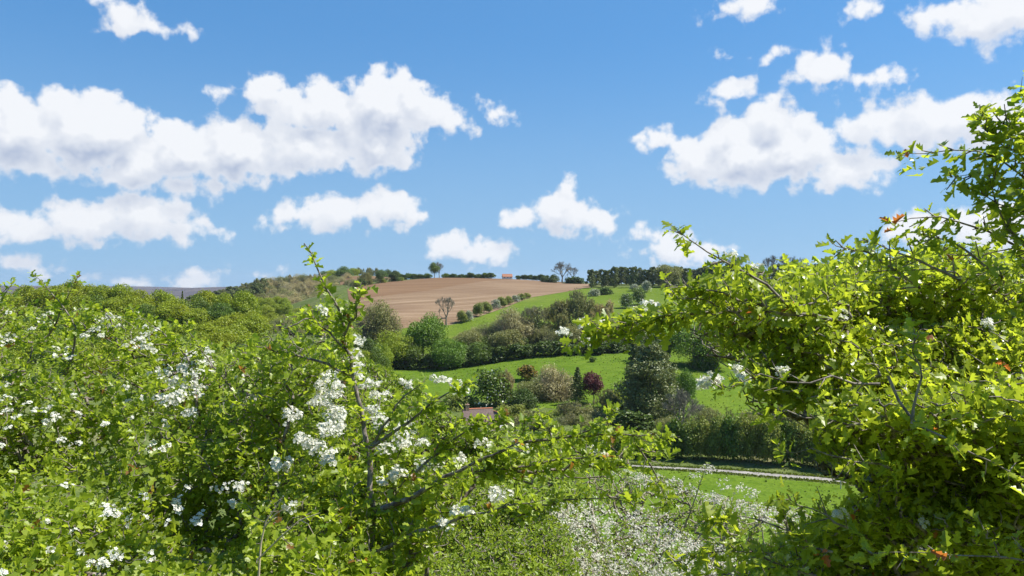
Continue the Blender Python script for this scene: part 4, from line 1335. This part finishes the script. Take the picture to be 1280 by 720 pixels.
# ---- hawthorn with the tall blossoming stem left of the centre
dm = lambda px, py: 3.9 - np.clip(py - 380, -60, 500) * 0.0040 + 0.0 * px
bush("hawthorn_bush", "hawthorn with a tall stem of white blossom reaching into the sky left of the centre",
     [(270, 455), (300, 428), (345, 402), (372, 390), (392, 372), (410, 362), (432, 372), (446, 392), (440, 430), (452, 468), (480, 500), (520, 530), (550, 560), (580, 590), (590, 620), (560, 650), (520, 720), (500, 880), (340, 880), (310, 640), (285, 560)], 1700,
     dm, 0.17, [rootpt(-0.75, 3.1), rootpt(-0.45, 3.0)], 2, 0.042, HL, seed=12, tip_frac=0.03, gaps=0.45, lumpy=0.2,
     sprays=[([(462, 740, 3.0), (466, 640, 3.0), (462, 560, 3.05), (442, 470, 3.1), (428, 400, 3.15), (405, 350, 3.15), (380, 304, 3.15)], 0.016, 0.9),
             ([(442, 470, 3.1), (405, 450, 3.1), (350, 440, 3.15), (300, 430, 3.2)], 0.007, 1.1), ([(430, 420, 3.1), (445, 390, 3.05), (452, 352, 3.05)], 0.006, 1.1),
             ([(436, 440, 3.1), (400, 405, 3.1), (375, 385, 3.1)], 0.006, 1.2), ([(425, 400, 3.1), (440, 380, 3.1), (463, 358, 3.05)], 0.005, 1.2),
             ([(466, 640, 3.0), (520, 620, 2.95), (565, 590, 2.9), (610, 570, 2.85), (650, 553, 2.8)], 0.013, 0.8),
             ([(462, 560, 3.0), (520, 520, 3.0), (560, 490, 3.0), (590, 478, 3.0)], 0.008, 1.3), ([(462, 560, 3.0), (500, 500, 3.0), (530, 478, 3.0)], 0.007, 1.2),
             ([(520, 590, 3.0), (560, 555, 3.0), (590, 532, 3.0), (632, 522, 3.0)], 0.006, 1.6), ([(540, 575, 3.0), (565, 535, 3.0), (580, 520, 3.0), (602, 528, 3.0)], 0.005, 1.5),
             ([(470, 690, 2.9), (540, 655, 2.9), (600, 640, 2.85), (680, 625, 2.8)], 0.009, 0.9)],
     blossoms=[(405, 388, 9, 5, 6), (449, 425, 8, 8, 9), (444, 447, 8, 10, 12), (444, 462, 9, 8, 9), (447, 468, 6, 6, 6), (412, 470, 10, 8, 10), (412, 485, 16, 12, 24), (400, 500, 12, 8, 12), (418, 518, 12, 12, 20), (415, 537, 16, 8, 16),
               (462, 480, 12, 5, 8), (475, 494, 10, 6, 8), (460, 513, 10, 5, 8), (475, 527, 12, 9, 14), (505, 540, 16, 12, 18), (487, 560, 14, 10, 14), (378, 548, 8, 5, 6), (392, 558, 14, 8, 14), (408, 572, 12, 10, 12), (350, 580, 12, 7, 10), (364, 520, 14, 9, 10),
               (508, 480, 8, 4, 6), (548, 473, 8, 4, 6), (566, 478, 8, 5, 7), (577, 489, 8, 5, 7), (535, 583, 18, 7, 14), (625, 618, 14, 8, 14), (575, 640, 12, 6, 8), (497, 590, 8, 6, 6), (600, 555, 10, 5, 5), (575, 574, 5, 5, 5), (485, 600, 10, 6, 5), (520, 555, 16, 7, 9), (362, 632, 10, 6, 5), (556, 655, 8, 5, 4)])
# ---- long low branches of a hawthorn reaching across the centre
dc = lambda px, py: 3.4 + 0.0 * px
bush("hawthorn_bush", "hawthorn whose dark branches stretch level across the lower centre",
     [(600, 552), (660, 536), (700, 534), (740, 526), (790, 535), (830, 545), (846, 560), (820, 572), (770, 590), (700, 595), (640, 592), (600, 590), (560, 640), (520, 640)], 130,
     dc, 0.12, [rootpt(-0.7, 3.7)], 1, 0.050, HL, seed=13, ds=1.16, tip_frac=0.015, lumpy=0.1,
     sprays=[([(470, 640, 3.1), (560, 590, 3.0), (620, 568, 2.95), (655, 553, 2.9), (655, 520, 2.85)], 0.010, 0.8), ([(655, 553, 2.9), (720, 545, 2.85), (790, 543, 2.8), (850, 546, 2.75)], 0.007, 1.4),
             ([(560, 590, 3.0), (650, 585, 2.95), (720, 570, 2.9), (790, 571, 2.85)], 0.008, 1.2), ([(640, 650, 3.0), (700, 625, 2.95), (760, 622, 2.9), (800, 622, 2.9)], 0.006, 0.9),
             ([(790, 543, 2.8), (805, 570, 2.8), (822, 600, 2.8), (838, 640, 2.8)], 0.005, 0.7), ([(720, 545, 2.85), (765, 520, 2.8), (764, 512, 2.8)], 0.004, 1.2), ([(690, 548, 2.85), (675, 520, 2.85), (672, 512, 2.85)], 0.004, 1.2)],
     blossoms=[(650, 560, 12, 6, 4), (745, 565, 10, 5, 4)], spray_step=0.028)
# ---- hawthorn on the right, much nearer
dr_ = lambda px, py: 1.85 - 0.25 * np.clip((px - 900) / 400, 0, 1) + np.clip(py - 500, 0, 500) * 0.0018 + np.clip(500 - py, 0, 250) * 0.0036
bush("hawthorn_bush", "near hawthorn with lobed yellow green leaves and red tips filling the right side",
     [(885, 352), (925, 330), (960, 338), (1000, 332), (1045, 326), (1085, 312), (1130, 318), (1180, 304), (1215, 312), (1280, 312), (1400, 300), (1480, 340), (1480, 880), (890, 880), (940, 720), (950, 690), (1000, 665), (1040, 640), (1090, 618), (1110, 592), (1050, 572), (1025, 550), (1050, 520), (1000, 490), (960, 500), (940, 455), (890, 410), (860, 385)], 13000,
     dr_, 0.26, [rootpt(1.5, 2.3), rootpt(1.1, 2.2), rootpt(2.0, 2.1)], 1, 0.037, HR, seed=14, ds=0.85, tip_frac=0.012, lumpy=0.38, gaps=0.55, rmax=0.010, thin=0.7, nl=(4, 7), up=0.6, length=0.05,
     sprays=[([(1000, 395, 2.2), (945, 350, 2.2), (895, 322, 2.2), (862, 300, 2.2), (836, 279, 2.2)], 0.006, 0.7),
             ([(1040, 400, 2.2), (960, 385, 2.2), (880, 388, 2.25), (800, 402, 2.3), (740, 418, 2.35), (697, 430, 2.35)], 0.007, 2.1), ([(880, 388, 2.25), (850, 400, 2.3), (790, 415, 2.3), (730, 432, 2.35)], 0.005, 1.5),
             ([(960, 385, 2.2), (900, 365, 2.2), (830, 358, 2.25)], 0.006, 2.2), ([(930, 400, 2.2), (880, 372, 2.2), (840, 372, 2.2)], 0.005, 1.8),
             ([(1320, 330, 2.0), (1250, 300, 2.0), (1180, 268, 2.0), (1120, 278, 2.0), (1110, 280, 2.0)], 0.005, 0.8),
             ([(1400, 300, 2.0), (1300, 240, 1.95), (1235, 178, 1.95), (1170, 188, 1.95), (1122, 192, 1.95)], 0.005, 0.8),
             ([(1400, 260, 1.95), (1310, 190, 1.95), (1250, 150, 1.9), (1222, 148, 1.9)], 0.006, 1.8), ([(1380, 280, 1.95), (1300, 220, 1.95), (1255, 180, 1.9), (1228, 160, 1.9)], 0.005, 1.8),
             ([(1350, 200, 1.9), (1290, 150, 1.9), (1278, 96, 1.9)], 0.004, 0.7), ([(1350, 330, 1.95), (1290, 270, 1.95), (1220, 240, 1.95), (1200, 232, 1.95)], 0.005, 1.3),
             ([(1350, 310, 1.95), (1290, 245, 1.95), (1225, 215, 1.95), (1185, 222, 1.95)], 0.004, 1.0), ([(1300, 330, 1.95), (1250, 270, 1.95), (1236, 205, 1.95)], 0.005, 1.6),
             ([(1150, 360, 2.0), (1090, 320, 2.0), (1040, 305, 2.0), (1032, 296, 2.0)], 0.005, 0.9), ([(1200, 350, 2.0), (1120, 315, 2.0), (1075, 300, 2.0)], 0.005, 0.9), ([(1240, 340, 2.0), (1190, 300, 2.0), (1150, 292, 2.0)], 0.005, 0.9),
             ([(1100, 480, 2.1), (1020, 478, 2.1), (950, 470, 2.1), (893, 488, 2.15)], 0.005, 0.9), ([(1080, 530, 2.1), (1000, 520, 2.1), (950, 515, 2.1), (912, 518, 2.1)], 0.004, 0.9),
             ([(1110, 470, 2.0), (1140, 530, 1.95), (1210, 560, 1.9), (1300, 610, 1.9)], 0.005, 0.4), ([(1140, 530, 1.95), (1148, 470, 1.95), (1140, 400, 1.95)], 0.005, 0.5),
             ([(1040, 690, 2.2), (980, 660, 2.2), (930, 645, 2.2), (880, 652, 2.25)], 0.005, 1.5), ([(1020, 720, 2.2), (940, 690, 2.2), (880, 690, 2.2), (830, 705, 2.2)], 0.005, 1.5), ([(1060, 660, 2.2), (1020, 640, 2.2), (985, 622, 2.2), (955, 628, 2.2)], 0.004, 1.3),
             ([(980, 740, 2.1), (910, 715, 2.1), (860, 720, 2.1)], 0.004, 1.5), ([(1120, 590, 2.1), (1060, 575, 2.1), (1010, 560, 2.1), (975, 566, 2.1)], 0.004, 1.2),
             ([(1360, 700, 1.9), (1250, 696, 1.9), (1150, 690, 1.9), (1085, 692, 1.9)], 0.004, 0.7), ([(1250, 696, 1.9), (1240, 670, 1.9), (1228, 660, 1.9)], 0.003, 0.8)],
     blossoms=[(912, 318, 7, 3, 5), (938, 332, 7, 3, 3), (948, 332, 5, 3, 3), (812, 382, 10, 4, 6), (800, 388, 7, 3, 5), (822, 390, 8, 4, 6), (838, 372, 9, 4, 6), (866, 375, 8, 3, 5), (886, 377, 7, 3, 4), (728, 405, 6, 3, 4), (748, 404, 6, 3, 4), (734, 426, 8, 3, 5), (706, 415, 8, 4, 5),
               (890, 475, 10, 6, 9), (880, 482, 8, 5, 7), (922, 463, 7, 4, 6), (930, 474, 5, 4, 4), (978, 466, 5, 4, 4), (905, 385, 6, 3, 4), (1050, 640, 8, 5, 5), (1150, 688, 10, 5, 5), (1233, 410, 8, 8, 4), (1050, 393, 8, 6, 4), (960, 396, 8, 4, 4), (1155, 650, 8, 5, 3)],
     bl_kw=dict(n=(7, 13), cluster=0.014, fl=0.0058), spray_step=0.022)
# ---- dead forked twig standing in the left hawthorn
b = MB()
o0 = to3(322, 700, 2.55)
def tw(pts, r): b.tube([to3(*p) - o0 for p in pts], np.linspace(r, r * 0.35, len(pts)), 6)
tw([(322, 740, 2.55), (326, 680, 2.55), (332, 652, 2.55), (352, 624, 2.55)], 0.0045)
tw([(330, 660, 2.55), (345, 642, 2.53), (364, 632, 2.52)], 0.003)
tw([(322, 700, 2.55), (350, 672, 2.5), (375, 650, 2.5), (400, 641, 2.5)], 0.003)
tw([(375, 650, 2.5), (385, 655, 2.5), (392, 668, 2.5)], 0.002)
o = link("dead_twig", b.mesh("dead_twig", [DEAD])); o.location = tuple(o0)
tag(o, "pale dead forked twig standing bare in front of the left hawthorn", "twig")
# ---- the air between here and the moor
hz = bpy.data.materials.new("haze"); hz.use_nodes = True
for n in list(hz.node_tree.nodes): hz.node_tree.nodes.remove(n)
HN = NB(hz.node_tree); ho = HN.n('ShaderNodeOutputMaterial'); pv = HN.n('ShaderNodeVolumePrincipled')
pv.inputs['Color'].default_value = (0.80, 0.88, 1.0, 1); pv.inputs['Density'].default_value = 0.000045; pv.inputs['Anisotropy'].default_value = 0.3
hz.node_tree.links.new(pv.outputs[0], ho.inputs['Volume'])
b = MB(); b.box(-9800, 9800, -9600, 9900, -600, 160)
tag(link("haze", b.mesh("haze", [hz])), "thin blue air that pales the distant moor", "haze", kind='stuff')
# ---- grass on the near bank
gx = rng.uniform(-9, 9, 14000); gy = rng.uniform(0.2, 16, 14000); gzv = ground_z(gx, gy)
b = MB(); O = np.stack([gx, gy, gzv], -1); Yv = unit(rng.normal(size=O.shape) * 0.35 + [0, 0, 1])
X, Y, Z = frames(Yv, sphere_pts(len(O)))
b.stamp([(-0.5, 0, 0), (0.5, 0, 0), (0.25, 14, 0.8), (-0.25, 14, 0.8)], [(0, 1, 2, 3)], O, X, Y, Z, rng.uniform(0.008, 0.02, len(O)), rng.random(len(O)) * 0.9, 0)
tag(link("bank_grass", b.mesh("bank_grass", [FINE])), "rough green grass growing on the bank under the hawthorns", "grass", kind='stuff')
